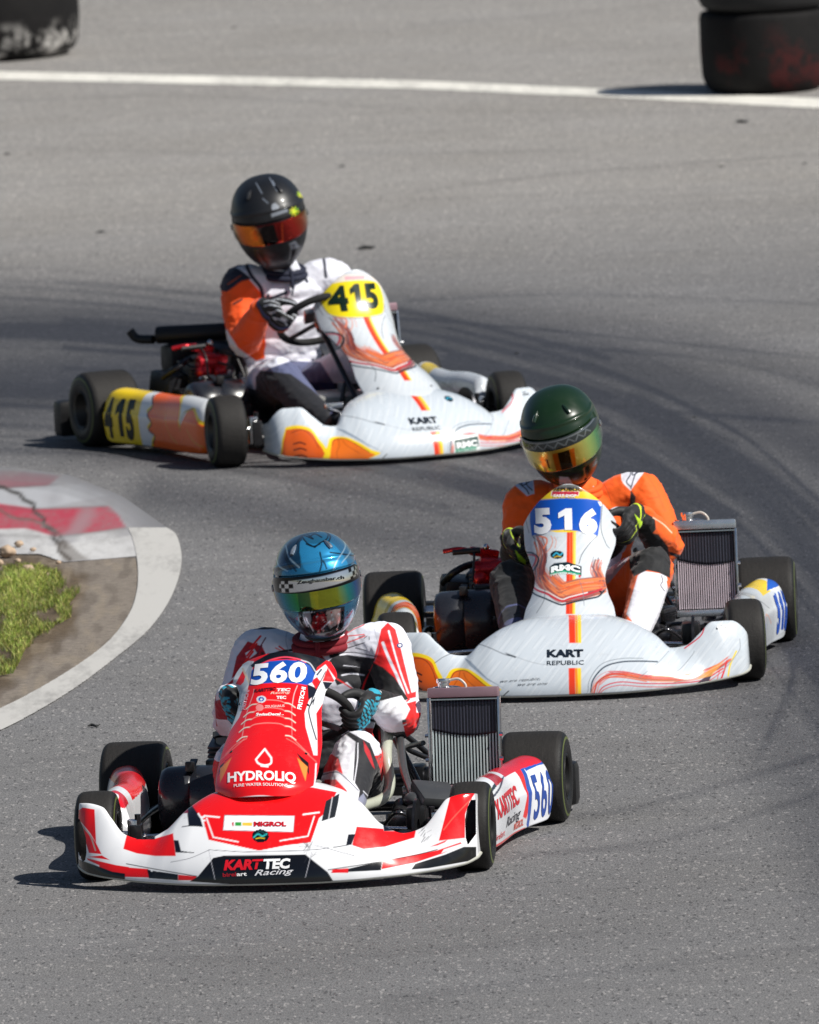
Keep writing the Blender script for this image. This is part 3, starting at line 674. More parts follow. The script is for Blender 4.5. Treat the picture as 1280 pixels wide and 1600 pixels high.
def grid_obj(name, G, parent, mat, paint=None, key=None, thick=.003, hole=None, offs=0.):
    nv, nu = G.shape[:2]; V = G.reshape(-1, 3); F = gridF(nu, nv)
    D = todraw(key, V); col = paint(D) if paint else None
    if hole is not None:
        pt = Paint(D, (0, 0, 0)); kill = np.zeros(len(V), bool)
        for h in hole: kill |= pt.inside(h)
        F = F[~kill[F].any(1)]
    o = mesh_np(name, V, F, mat, parent, col=col)
    md = o.modifiers.new('thick', 'SOLIDIFY'); md.thickness = .0016; md.offset = 0; return o
def panel_surface(kind, dx=0.):
    nv, nu = 250, 190
    if kind == 'A':
        #      v    y     z    halfw  wrap
        st = [(0, -.745, .262, .125, .06), (.08, -.728, .292, .146, .075), (.2, -.665, .335, .151, .085), (.34, -.565, .385, .148, .085), (.48, -.455, .437, .136, .075),
              (.60, -.36, .487, .126, .07), (.72, -.29, .53, .130, .075), (.84, -.235, .572, .140, .09), (.93, -.205, .603, .130, .09), (1., -.19, .622, .105, .08)]
    else:
        st = [(0, -.760, .150, .10, .05), (.08, -.740, .180, .135, .07), (.18, -.68, .215, .150, .085), (.30, -.60, .256, .143, .085), (.42, -.50, .30, .122, .075),
              (.52, -.42, .34, .113, .07), (.62, -.34, .39, .130, .08), (.72, -.285, .437, .147, .09), (.84, -.245, .497, .149, .09), (.93, -.222, .560, .135, .075), (1., -.205, .612, .10, .065)]
    st = np.array(st)
    s = np.linspace(-1, 1, nu); v = np.linspace(0, 1, nv); Vv, Ss = np.meshgrid(v, s, indexing='ij')
    a = np.abs(Ss); v0 = .075*a**6; v1 = 1-(.13*a**2.2+.03*a**8 if kind == 'B' else .09*a**2.2)
    vv = v0+(v1-v0)*Vv; Q = pchip(vv.ravel(), st[:, 0], st[:, 1:]).reshape(nv, nu, 4)
    x = Q[..., 2]*Ss; y = Q[..., 0]+Q[..., 3]*a**2.6; z = Q[..., 1]-.018*a**2.6
    if kind == 'A': x = x+np.sign(Ss)*.018*np.clip((a-.75)/.25, 0, 1)*np.clip(1-np.abs(vv-.80)/.1, 0, 1)
    else: y = y-.012*np.exp(-((vv-.36)/.08)**2)*(1-a**2)
    G = np.stack([x+dx, y, z], -1)
    # folded-back rim
    L = G[:, :1]+np.array([.004, .012, -.004]); Rr = G[:, -1:]+np.array([-.004, .012, -.004]); G = np.concatenate([L, G, Rr], 1)
    b = G[:1]+np.array([0, .012, .001]); t = G[-1:]+np.array([0, .012, -.002]); return np.concatenate([b, G, t], 0)
def paint_panelA(D):
    P = Paint(D, RED)
    # white flanks, dark inner lines
    P.poly(c1((780, 90), (905, 100), (880, 215), (850, 330), (835, 370), (780, 450), (745, 530), (728, 610), (722, 690), (690, 700), (700, 400), (760, 250)), '#dfe3e8')
    P.poly(y1((385, 200), (400, 250), (350, 430), (300, 480), (270, 640), (160, 900), (70, 1100), (20, 1100), (190, 820), (235, 620), (200, 480), (230, 420), (330, 300)), '#b8c0ca')
    P.line(y1((270, 480), (240, 640), (215, 740), (110, 960), (70, 1080)), 1.3, '#30405a')
    P.poly(y1((230, 420), (300, 290), (330, 330), (310, 400), (280, 430)), RED); P.line(y1((300, 270), (370, 420)), 3, '#d8c8b0')
    P.poly(y1((350, 480), (372, 480), (340, 680), (290, 670)), RED, a=.0)
    P.poly(y1((910, 400), (1000, 300), (1090, 230), (1260, 470), (1130, 500), (1000, 700), (1010, 900), (1010, 1100), (975, 1097), (900, 830), (890, 700), (930, 580), (960, 540)), WHT)
    P.poly(y1((915, 420), (1010, 460), (985, 530), (925, 570)), NVY); P.poly(y1((950, 390), (1010, 350), (1045, 400), (1000, 470)), RED); P.poly(y1((1060, 390), (1110, 260), (1185, 400)), RED)
    P.poly(y1((1060, 395), (1180, 405), (1140, 450), (1090, 470)), NVY); P.line(y1((1090, 300), (1000, 480), (965, 560)), 1.6, NVY)
    P.line(y1((975, 570), (930, 660), (950, 780), (1000, 950)), 2.2, NVY); P.line(y1((1010, 330), (1050, 280)), 3, '#33384a')
    for o in (0, 24): P.line(y1((965+o, 545), (945+o, 620)), 1.5, NVY)
    # black crown, pink line, blue number plate
    P.poly(y1((375, 240), (420, 200), (600, 100), (760, 80), (960, 110), (1100, 190), (1010, 260), (990, 330), (800, 180), (600, 180), (420, 250), (390, 260)), '#101217')
    P.line(y1((430, 250), (560, 190), (700, 160), (830, 180), (900, 210)), 2.2, '#f04a62'); P.line(y1((860, 190), (940, 220), (995, 300)), 1.6, '#c8ccd4')
    P.poly(y1((365, 435), (385, 290), (440, 240), (560, 200), (720, 185), (860, 200), (940, 240), (990, 320), (965, 400), (910, 430), (820, 415), (640, 405), (480, 415)), '#1450b0')
    P.line(y1((408, 470), (400, 520), (340, 700), (295, 930)), .9, '#e8c0c0', a=.8); P.line(y1((822, 435), (790, 520), (770, 640)), 1., '#f0d0d0'); P.line(y1((768, 640), (770, 940)), .8, '#e8a0a0', a=.8)
    # laces
    for k, (xl, y0, xr) in enumerate(((335, 660, 800), (312, 735, 800), (290, 805, 802), (270, 880, 802), (248, 970, 805))):
        pts = y1((xl, y0), (xl+50, y0-40), (xl+95, y0-48)); P.line(pts, 1.7, '#f4ead8'); P.line([(x, y+1.2) for x, y in pts], .7, '#3a1410')
        q = y1((xr, y0-15), (xr-50, y0-50), (xr-95, y0-58)); P.line(q, 1.7, '#f4ead8'); P.line([(x, y+1.2) for x, y in q], .7, '#3a1410')
        if k < 4: P.line(y1((xl+95, y0-48), (xl+150, y0-75), (540, y0-88), (xr-150, y0-80), (xr-95, y0-58)), .8, '#f4b0a8')
    P.line(y1((140, 1090), (230, 1000), (340, 940)), 1., '#f08a80'); P.line(y1((930, 1090), (860, 1020), (790, 950)), 1., '#f08a80')
    P.ell(y1((478, 565))[0], 7.5, 5.6, '#d8dce4'); P.ell(y1((478, 565))[0], 4.5, 3.4, '#2a5ab0'); P.ell(y1((478, 567))[0], 2., 1.6, '#e8ecf0'); P.ell(y1((463, 645))[0], 6., 5.4, '#f08a88')
    # lower corners
    P.poly(c1((745, 600), (800, 552), (770, 575), (735, 650)), '#1a0a08'); P.poly(c1((745, 612), (800, 560), (772, 625), (745, 680)), '#f08a3a')
    P.poly(c1((1105, 535), (1165, 585), (1168, 650), (1150, 610)), '#1a0a08'); P.poly(c1((1110, 560), (1160, 605), (1150, 672), (1130, 620)), '#f08a3a')
    P.line(c1((735, 580), (830, 500), (860, 470)), .8, '#f08a80'); P.line(c1((1200, 580), (1110, 500), (1060, 470)), .8, '#f08a80')
    P.line(c1((715, 640), (714, 690), (727, 735), (770, 765), (850, 750), (950, 742), (1060, 757), (1115, 763), (1165, 738), (1192, 690), (1200, 590)), 2.2, '#e8e8ec')
    d = c1((957, 520), (988, 562), (986, 588), (957, 597), (927, 588), (915, 570), (957, 520)); P.line([d[0]]+list(cr(d[1:6], 5))+[d[0]], 3., '#f4f4f6', sm=False); P.line(c1((940, 600), (972, 604)), 2.4, '#f4f4f6')
    return P.c
def paint_panelB(D, plate):
    P = Paint(D, '#cdd3d9'); hatch(P, '#a8adb4', .75, 6.1, .8, np.ones(len(D), bool), .22); hatch(P, '#eceef0', .7, 9., 3., np.ones(len(D), bool), .35)
    P.poly(y2((675, 500), (703, 500), (700, 1300), (665, 1300)), '#dd3a16'); P.poly(y2((703, 500), (728, 500), (728, 1300), (698, 1300)), '#e8501a'); P.poly(y2((728, 500), (740, 500), (740, 1300), (724, 1300)), '#f6b02a'); P.poly(y2((738, 500), (758, 500), (750, 1300), (736, 1300)), '#f6d860')
    # marbled band
    BL = y2((290, 740), (360, 745), (415, 790), (400, 860), (340, 950), (330, 1030), (370, 1110), (480, 1160), (560, 1195), (620, 1215), (660, 1210), (760, 1185), (880, 1160), (960, 1140), (1010, 1090))
    inner = y2((420, 640), (470, 760), (440, 860), (440, 960), (500, 1050), (620, 1150), (720, 1120), (860, 1080), (1000, 1060), (1010, 980), (960, 900), (990, 790), (930, 820), (890, 880), (900, 1000), (820, 1040), (640, 1010), (560, 960))
    P.poly(y2((415, 640), (470, 700), (480, 860), (540, 960), (640, 1010), (820, 1010), (930, 960), (950, 860), (1000, 900), (1000, 1060), (860, 1110), (640, 1170), (500, 1110), (400, 1060), (350, 990), (420, 860)), '#d09078', a=.4)
    r = random.Random(8)
    L = y2((415, 620), (440, 700), (450, 780), (430, 860), (430, 950), (470, 1030), (560, 1100), (640, 1150), (760, 1130), (880, 1090), (990, 1050), (960, 960), (930, 900), (950, 830))
    swirls(P, L, 3, ['#e06a38', '#b04a3a', '#6a5a64', '#8a8490', '#f0a070', '#7a3a34', '#4a4048', '#c85a30'], 200, 8, .6, 2.2, .65)
    M_ = y2((520, 960), (560, 1010), (640, 1080), (720, 1060), (800, 1040), (980, 1020)); swirls(P, M_, 5, ['#ee7a40', '#f09058', '#d85a30', '#8a5a50', '#e86a2c'], 90, 10, .8, 2.6, .6)
    P.line(y2((340, 990), (385, 1070), (500, 1120), (620, 1180), (700, 1160), (860, 1120), (990, 1075)), 3.2, '#c23038'); P.line(y2((350, 975), (395, 1055), (510, 1105), (625, 1165), (700, 1145), (860, 1105)), 1.6, '#e8e4e4')
    P.line(BL, 2.6, '#26323a'); P.line(y2((300, 760), (370, 765), (395, 800), (360, 880)), 2.2, '#c8384a')
    P.line(y2((425, 590), (485, 610), (492, 650), (465, 700)), 2.6, '#e88060'); P.line(y2((530, 590), (545, 630), (530, 690), (490, 740)), 1.4, '#e09078'); P.line(y2((560, 600), (578, 640), (565, 700)), 1., '#e09078')
    P.line(y2((360, 590), (420, 650), (480, 770), (490, 830)), .9, '#30343a'); P.line(y2((950, 590), (880, 660), (810, 760), (785, 840)), 1., '#30343a')
    P.line(y2((330, 290), (300, 420), (330, 560)), .9, '#60666e'); P.line(y2((995, 300), (985, 520), (1030, 660), (1060, 700)), 1., '#40464e')
    P.line(y2((475, 1080), (465, 1180), (400, 1290)), .8, '#50565c'); P.line(y2((790, 1000), (820, 1100), (830, 1220)), .8, '#70767c')
    yl = '#f2ce22'
    if plate == 'blue':
        P.poly(y2((300, 260), (380, 190), (560, 140), (760, 140), (920, 190), (1005, 250), (1000, 300), (640, 285), (340, 300)), '#dd8a50')
        P.poly(y2((345, 262), (440, 190), (560, 165), (760, 160), (900, 205), (985, 268), (800, 290), (345, 290)), yl)
        P.poly(y2((340, 285), (350, 265), (640, 242), (860, 250), (988, 268), (980, 430), (955, 590), (880, 560), (640, 530), (450, 560), (355, 588), (338, 460)), '#0f56c0')
        P.poly(y2((500, 540), (640, 534), (790, 545), (700, 556), (580, 556)), yl)
        P.poly(y2((955, 275), (985, 275), (995, 310), (975, 315)), '#f4f6f8')
        P.poly(y2((330, 250), (370, 180), (500, 130), (700, 118), (825, 128), (825, 162), (600, 158), (440, 185), (350, 240)), '#6a6a66')
        P.poly(y2((535, 177), (790, 180), (782, 222), (530, 222)), '#f0e8e8'); P.poly(y2((542, 182), (784, 184), (777, 217), (537, 217)), '#c8203a')
        P.ell(y2((585, 762))[0], 10.5, 6.5, '#10242c'); P.line(y2((550, 770), (580, 745), (610, 765), (635, 745)), 2.2, '#38a8c8'); P.line(y2((560, 785), (590, 775), (620, 780)), 1.4, '#d8b020')
        P.poly(y2((518, 870), (560, 838), (680, 826), (808, 868), (806, 960), (780, 935), (650, 905), (516, 938)), '#16282e')
        P.poly(y2((520, 920), (650, 900), (800, 930), (798, 950), (650, 922), (520, 942)), '#2a9a78'); P.poly(y2((782, 940), (800, 950), (797, 972), (780, 966)), '#d03040')
    else:
        # yellow plate of kart 415 carried over to this drawing
        P.poly(y2((300, 300), (400, 200), (560, 150), (760, 150), (920, 200), (1010, 290), (1000, 340), (640, 250), (340, 330)), '#efe6dc')
        P.poly(y2((330, 420), (345, 300), (440, 235), (640, 215), (860, 225), (960, 270), (1000, 380), (985, 470), (930, 560), (800, 590), (640, 600), (470, 590), (370, 545)), '#f4dc14', True)
        P.poly(y2((560, 168), (780, 168), (775, 205), (560, 205)), '#e8b0b8')
        P.line(y2((325, 420), (335, 290), (440, 225)), .9, '#30343a'); P.line(y2((325, 420), (370, 550), (470, 598), (640, 608), (800, 598), (930, 568), (1000, 470)), .9, '#4a4e54')
    return P.c
def pod_surface(side):
    """side pod: closed loft along the kart; side=+1 is the kart's left (viewer right)"""
    ys = np.linspace(-.40, .385, 90)
    key = np.array([(-.40, .545, .045, .045, .115, .16), (-.385, .57, .06, .04, .09, .20), (-.33, .595, .07, .032, .065, .228), (-.2, .605, .075, .028, .05, .232), (0, .61, .08, .027, .035, .222),
                    (.2, .635, .085, .027, .03, .222), (.33, .668, .09, .028, .03, .226), (.37, .675, .08, .04, .05, .215), (.385, .665, .05, .06, .09, .17)])
    Q = pchip(ys, key[:, 0], key[:, 1:]); G = []
    for y, (xo, wd, zb, dz, zt) in zip(ys, Q):
        xi = xo-wd-.03; zm = (zb+zt)/2
        loop = [(xi, zm), (xi+.01, zt-.03), (xi+.04, zt), (xo-.035, zt-.005), (xo-.012, zt-.03), (xo, zt-.07), (xo+.006, zm), (xo-.002, zb+.02), (xo-.015, zb), (xi+.03, zb), (xi, zb+.02)]
        L = cr(loop+[loop[0]], 8)[:-1]; G.append(np.stack([L[:, 0]*side, np.full(len(L), y), L[:, 1]], -1))
    G = np.array(G); c0 = G[0].mean(0); c1_ = G[-1].mean(0)
    front = [c0+(G[0]-c0)*k+np.array([0, -.012*(1-k*k)**.5, 0]) for k in (.02, .35, .65, .88)]
    back = [c1_+(G[-1]-c1_)*k+np.array([0, .012*(1-k*k)**.5, 0]) for k in (.88, .65, .35, .02)]
    return np.concatenate([np.array(front), G, np.array(back)], 0)
def pod_obj(side, parent, colfn):
    G = pod_surface(side); G2 = G  # refine for crisp colours
    nv, nu = G.shape[:2]; t = np.linspace(0, nv-1, 330); i = np.clip(t.astype(int), 0, nv-2); f = (t-i)[:, None, None]; G = G[i]*(1-f)+G[i+1]*f
    t = np.linspace(0, nu, 200, endpoint=False); i = t.astype(int); f = (t-i)[None, :, None]; G = G[:, i % nu]*(1-f)+G[:, (i+1) % nu]*f
    nv, nu = G.shape[:2]; V = G.reshape(-1, 3); return mesh_np('side_pod', V, gridF(nu, nv, True), BODYW, parent, col=colfn(V))
def podA_right(V):
    D = todraw((0, 'podR'), V); P = Paint(D, '#e6e8ee'); y, z = V[:, 1], V[:, 2]
    # laid out on the flank itself: (y forward-back, z up)
    P.D = V[:, 1:3]*1000
    P.poly([(-400, 222), (400, 215), (400, 300), (-400, 300)], '#c01424'); P.poly([(-400, 190), (60, 225), (60, 235), (-400, 205)], NVY); P.poly([(-380, 175), (90, 215), (90, 221), (-380, 182)], '#303a5a')
    P.poly([(-390, 200), (-250, 215), (-200, 260), (-400, 260)], '#15305a')
    P.poly([(120, 230), (175, 225), (200, 120), (150, 60), (110, 70), (150, 130)], RED); P.poly([(180, 40), (215, 240), (420, 240), (420, 20), (200, 20)], '#eef0f6'); P.poly([(190, 260), (215, 195), (300, 200), (420, 195), (420, 260)], '#1c50b0'); P.poly([(165, 150), (190, 240), (215, 240), (185, 20), (160, 40)], '#1c50b0')
    P.poly([(-400, 20), (150, 20), (150, 34), (-400, 44)], RED)
    P.put(V[:, 0] < .545, '#e6e8ee'); P.put((V[:, 2] > .205) & (V[:, 1] > .0), '#d01a2a'); P.put((V[:, 2] > .19) & (V[:, 0] < .585) & (V[:, 1] < .0), '#e8eaf0'); P.put((V[:, 2] > .205) & (V[:, 1] < -.05) & (V[:, 1] > -.2), '#c01828')
    return P.c
def podA_left(V):
    P = Paint(V[:, 1:3]*1000, '#e8eaee'); P.put((V[:, 2] > .19) & (V[:, 1] < -.28), '#d01a2a'); P.put((V[:, 2] > .19) & (V[:, 1] > -.2), RED); P.poly([(-360, 215), (-330, 235), (-320, 225)], WHT); return P.c
def podB_right(V):
    P = Paint(V[:, 1:3]*1000, '#cfd4da'); hatch(P, '#9aa0a8', .9, 16, 2.5, np.ones(len(V), bool), .4)
    P.put((V[:, 1] > .12) & (V[:, 2] > .195), YEL); P.poly([(230, 200), (330, 235), (400, 240), (400, 20), (350, 30), (330, 180)], '#f0f2f4'); P.put((V[:, 1] > .2) & (V[:, 2] > .20) & (V[:, 0] > .62), '#1c5ac0')
    P.put((V[:, 1] > .28) & (V[:, 0] > .64) & (V[:, 2] > .05) & (V[:, 2] < .19), '#dfe6f0')
    for i, yy in enumerate((255, 290, 325)): P.poly([(yy, 60), (yy+14, 60), (yy+22, 185), (yy+8, 185)], '#1c5ac0' if i < 3 else WHT)
    P.line([(-300, 60), (-200, 120), (-100, 90), (50, 140), (150, 100)], 8, '#e8a080', a=.6); P.line([(-340, 90), (-200, 70), (-80, 150)], 6, '#c8404a', a=.6); P.line([(-200, 160), (0, 190), (150, 150)], 4, '#606870', a=.6)
    P.poly([(-330, 40), (-240, 40), (-260, 90), (-320, 100)], '#d8401c'); return P.c
def podB_left(V):
    """yellow plate, white, orange flames; used on the kart's right side"""
    D = todraw((2, 'podL'), V); P = Paint(V[:, 1:3]*1000, '#e6e8ea')
    P.poly([(140, 0), (150, 300), (420, 300), (420, 0)], '#ffd818')
    fl = [(100, 230), (40, 245), (-60, 240), (-150, 215), (-180, 190), (-200, 120), (-240, 175), (-290, 190), (-340, 150), (-400, 120), (-400, 0), (30, 0), (60, 40), (35, 70), (80, 90), (50, 120), (90, 150), (60, 180)]
    P.poly([(x*1.02+(6 if x > 0 else -3), y+10) for x, y in fl], '#ffd820', True); P.poly(fl, '#ff6a12', True)
    P.line([(95, 215), (60, 180), (88, 150), (50, 120), (78, 92), (35, 72), (60, 42)], 7, '#3a1a0c'); P.line([(-200, 110), (-215, 165), (-240, 185), (-290, 196)], 6, '#b88a10')
    P.poly([(90, 235), (10, 262), (-80, 250), (-40, 225), (40, 225)], '#f0a030'); P.line([(-60, 160), (-100, 90), (-160, 60)], 5, '#f0a030'); P.line([(-260, 120), (-300, 80), (-360, 60)], 5, '#f0a030')
    return P.c

# ---- wheels
def tyre_mat():
    m, nt, b = newmat('kart_tyre_rubber'); tc = nt.nodes.new('ShaderNodeTexCoord').outputs['Object']; sep = nt.nodes.new('ShaderNodeSeparateXYZ'); nt.links.new(tc, sep.inputs[0])
    ab = N(nt, 'ShaderNodeMath', operation='ABSOLUTE'); nt.links.new(sep.outputs[0], ab.inputs[0])
    a = N(nt, 'ShaderNodeVertexColor', layer_name='Col'); sp = nt.nodes.new('ShaderNodeSeparateColor'); nt.links.new(a.outputs[0], sp.inputs[0])
    mp = N(nt, 'ShaderNodeMapping'); mp.inputs['Scale'].default_value = (9, 1, 1); nt.links.new(tc, mp.inputs[0]); f = noiset(nt, 22, 5, .6, mp.outputs[0])
    tread = mixc(nt, f, (.008, .0075, .007), (.029, .0265, .025)); side = mixc(nt, f, (.006, .006, .0065), (.014, .014, .015))
    nt.links.new(mixc(nt, ramp(nt, sp.outputs[1], 0, 1, 0, .45), mixc(nt, sp.outputs[0], side, tread), hx('#7c8a4a')), b.inputs['Base Color']); nt.links.new(ramp(nt, sp.outputs[0], 0, 1, .42, .7), b.inputs['Roughness']); b.inputs['Specular IOR Level'].default_value = .3; bump(nt, noiset(nt, 90, 6, .75), b, .6, .003); return m
TYREM = tyre_mat(); RIMM = plain('rim_metal', (.30, .30, .31), .35, .9, vs=40); RIMD = plain('rim_dark', (.10, .095, .085), .4, .8, vs=40); YLINE = plain('tyre_letter_yellow', '#a8b43c', .5)
_wm = {}
def wheel_meshes(Rr, W, rim, key):
    if key in _wm: return _wm[key]
    h = W/2; rr = .062
    prof = [(-h+.012, rr+.004), (-h+.004, rr+.012), (-h, rr+.03), (-h+.002, Rr-.028), (-h+.007, Rr-.012), (-h+.018, Rr-.003), (-h+.035, Rr), (0, Rr+.0008), (h-.035, Rr), (h-.018, Rr-.003), (h-.007, Rr-.012), (h-.002, Rr-.028), (h, rr+.03), (h-.004, rr+.012), (h-.012, rr+.004)]
    P = cr(prof, 7); ns = 72; t = np.arange(ns)*2*math.pi/ns
    V = np.stack([np.repeat(P[:, :1], ns, 1), P[:, 1:]*np.cos(t), P[:, 1:]*np.sin(t)], -1).reshape(-1, 3)
    c = np.repeat(np.clip((P[:, 1]-(Rr-.010))/.008, 0, 1), ns)[:, None]*np.ones(3); c[:, 1] = np.repeat((np.abs(P[:, 1]-(Rr-.021)) < .0035)*1., ns)
    o = mesh_np('tyre', V, gridF(ns, len(P), True)[:, ::-1].copy(), TYREM, None, col=c); tm = o.data; COL.objects.unlink(o); bpy.data.objects.remove(o)
    mb = MB(); ri = rr+.006
    for sgn in (1, -1):
        mb.lathe([(sgn*(h-.006), ri+.003), (sgn*(h-.002), ri), (sgn*(h-.006), ri-.005), (sgn*(h-.03), ri-.009), (sgn*(h-.05), ri-.016), (sgn*(h-.06), .034)], (0, 0, 0), 'X', 40)
    mb.cyl((-h+.05, 0, 0), (h-.03, 0, 0), .034, seg=24, bev=.003); mb.cyl((-h+.03, 0, 0), (h-.012, 0, 0), .017, seg=6)
    for k in range(3 if W < .15 else 6):
        a = k*2*math.pi/(3 if W < .15 else 6)
        for sgn in (1, -1): mb.cyl((sgn*(h-.062), .026*math.cos(a), .026*math.sin(a)), (sgn*(h-.036), .026*math.cos(a), .026*math.sin(a)), .0045, seg=6); mb.box((sgn*(h-.055), .045*math.cos(a), .045*math.sin(a)), (.012, .04, .016), (a, 0, 0), .003)
    o = mb.build('rim', rim); rm = o.data; COL.objects.unlink(o); bpy.data.objects.remove(o)
    o = None; _wm[key] = (tm, rm); return _wm[key]
def wheel(parent, front, side, steer, rim, key, ft, rt):
    Rr, W = (.1305, .125) if front else (.1375, .200)
    tm, rm = wheel_meshes(Rr, W, rim, (front, key))
    t = bpy.data.objects.new('tyre', tm); t.location = (side*(ft if front else rt)/2, -.5225 if front else .5225, Rr); t.rotation_euler = (random.uniform(0, 1)*0, 0, steer if front else 0); link(t, parent)
    r = bpy.data.objects.new('rim', rm); link(r, t); return t

# ---- running gear shared by the three karts
def mech(parent, k, steer):
    """frame, seat, controls, engine, radiator: each part a mesh of its own"""
    def put(name, mb, mat, ang=40, par=None):
        if mb is not None: return mb.build(name, mat, par or parent, ang=ang)
    m = MB()
    for s in (-1, 1):
        m.tube([(s*.16, -.66, .055), (s*.28, -.60, .05), (s*.30, -.45, .045), (s*.24, -.2, .04), (s*.30, .1, .04), (s*.34, .4, .045), (s*.34, .62, .05)], .016)
        m.tube([(s*.29, -.54, .05), (s*.36, -.53, .07), (s*.44, -.5225, .10)], .015)
        m.tube([(s*.28, -.30, .05), (s*.46, -.28, .09), (s*.50, -.22, .11), (s*.50, .26, .11), (s*.44, .30, .09), (s*.32, .30, .05)], .011)
        m.tube([(s*.18, -.62, .08), (s*.22, -.75, .10), (s*.10, -.80, .12)], .010)
        m.box((s*.445, -.5225, .115), (.035, .05, .09)); m.cyl((s*.44, -.5225, .06), (s*.44, -.5225, .19), .009)
    m.tube([(-.16, -.66, .055), (.16, -.66, .055)], .016, smooth=0); m.tube([(-.30, .1, .045), (.30, .1, .045)], .015, smooth=0); m.tube([(-.34, .60, .05), (.34, .60, .05)], .015, smooth=0); m.tube([(-.26, -.32, .045), (.26, -.32, .045)], .013, smooth=0)
    put('chassis', m, TUBEM)
    m = MB(); m.box((0, -.30, .028), (.52, .66, .004), bev=0); put('floor_tray', m, STEEL)
    for s in (-1, 1):
        m = MB(); m.cyl((s*.44, -.5225, .13), (s*.60, -.5225, .13), .011); m.box((s*.455, -.5225, .125), (.03, .03, .10)); m.tube([(s*.455, -.5, .12), (s*.44, -.43, .11)], .009); put('stub_axle', m, CHROME)
        m = MB(); m.tube([(s*.03, -.43, .13), (s*.44, -.43, .11)], .006, smooth=0); m.ball((s*.03, -.43, .13), .011); m.ball((s*.44, -.43, .11), .011); put('tie_rod', m, CHROME)
        m = MB(); m.tube([(s*.10, -.62, .06), (s*.14, -.62, .16), (s*.19, -.62, .19), (s*.19, -.62, .21)], .007); m.box((s*.17, -.615, .20), (.07, .02, .02)); put('pedal', m, CHROME)
    m = MB(); m.lathe([(-.004, .09), (.004, .09), (.004, .03), (-.004, .03), (-.004, .09)], (.395, -.5225, .125), 'X'); put('brake_disc', m, STEEL)
    m = MB(); m.box((.385, -.44, .15), (.06, .08, .07), bev=.012); m.box((.385, -.43, .11), (.03, .06, .06), bev=.008); put('brake_caliper', m, PLAST)
    if k == 0:
        m = MB(); m.box((.43, -.36, .205), (.12, .13, .035), (.35, .15, .5), .012); m.ball((.37, -.37, .195), (.035, .04, .022)); m.tube([(.36, -.36, .2), (.30, -.1, .25), (.26, .12, .32)], .012); put('duct_cover', m, plain('grey_plastic', (.05, .052, .055), .35))
    m = MB(); m.tube([(0, -.12+.018, .45), (0, -.55, .10)], .010, smooth=0); m.tube([(-.05, -.36, .06), (0, -.345, .26), (.05, -.36, .06)], .008); put('steering_column', m, STEEL)
    # seat shell
    prof = np.array([(.02, .075), (.08, .052), (.18, .042), (.27, .05), (.35, .10), (.42, .22), (.47, .36), (.50, .46)]); pr = cr(prof, 6); nt_ = 25; G = []
    for i, (y, z) in enumerate(pr):
        f = i/(len(pr)-1); w_ = .165+.02*math.sin(f*3.1); lift = .10+.07*math.sin(f*2.6)
        row = []
        for t in np.linspace(-1, 1, nt_):
            a = abs(t)**2.6; up = np.array([0, -.75*f-.05, .75*(1-f)+.2]); row.append(np.array([t*w_*(1-.05*a), y, z])+up*lift*a)
        G.append(row)
    G = np.array(G); o = mesh_np('seat', G.reshape(-1, 3), gridF(nt_, len(pr)), plain('seat_shell', (.015, .015, .017), .3, 0, .4), parent); md = o.modifiers.new('t', 'SOLIDIFY'); md.thickness = .008
    # steering wheel
    wc, n_ = WHEEL[k]; n_ = Vector(n_).normalized(); M = Matrix.Translation(wc) @ n_.to_track_quat('Z', 'Y').to_matrix().to_4x4() @ Matrix.Rotation(steer*1.3, 4, 'Z')
    m = MB(); ring = [(.158*math.cos(a), .158*math.sin(a)*(.93 if math.sin(a) > 0 else .85), 0) for a in np.linspace(0, 2*math.pi, 40, endpoint=False)]; m.tube(ring, .0135, closed=True, smooth=0, seg=12)
    bmesh.ops.transform(m.bm, matrix=M, verts=m.bm.verts); sw = m.build('steering_wheel', plain('suede_grip', (.014, .014, .015), .85, vs=90, bmp=.4), parent)
    m = MB()
    for a in (math.pi/2, math.pi*7/6, -math.pi/6): m.box((.075*math.cos(a), .075*math.sin(a), -.006), (.14, .026, .004), (0, 0, a), .001)
    m.cyl((0, 0, -.04), (0, 0, 0), .03); m.box((0, .03, .008), (.13, .07, .022), bev=.006)
    bmesh.ops.transform(m.bm, matrix=M, verts=m.bm.verts); m.build('wheel_hub', plain('hub_metal', (.35, .34, .33), .3, .9), sw)
    # tank under the column
    m = MB(); m.box((0, -.22, .13), (.24, .24, .15), bev=.03); m.cyl((.05, -.2, .2), (.05, -.2, .235), .025); put('fuel_tank', m, plain('milky_tank', (.42, .38, .22) if k == 2 else (.30, .30, .28), .35, vs=6))
    m = MB()
    m.cyl((-.60, .5225, .1375), (.60, .5225, .1375), .02, seg=24)
    for x in (-.42, .42, -.25, .25): m.box((x, .5225, .13), (.05, .09, .11), bev=.012); m.cyl((x-.035, .5225, .1375), (x+.035, .5225, .1375), .04, seg=20)
    put('rear_axle', m, CHROME if k == 1 else STEEL)
    m = MB(); m.lathe([(-.004, .085), (.004, .085), (.004, .03), (-.004, .03), (-.004, .085)], (-.16, .5225, .1375), 'X', 48); put('sprocket', m, STEEL)
    # engine on the kart's right
    m = MB(); m.box((-.30, .30, .14), (.17, .22, .14), bev=.025); m.cyl((-.41, .30, .14), (-.22, .30, .14), .07, bev=.01); m.cyl((-.42, .20, .11), (-.24, .20, .11), .05, bev=.008); m.box((-.30, .30, .085), (.2, .26, .03), bev=.006); eng = put('engine', m, plain('engine_black', (.02, .02, .022), .45, .5, vs=60, bmp=.3))
    m = MB()
    for i in range(7): m.box((-.29, .34+.004*i, .21+.013*i), (.125, .13, .006), (.15, 0, 0), .001)
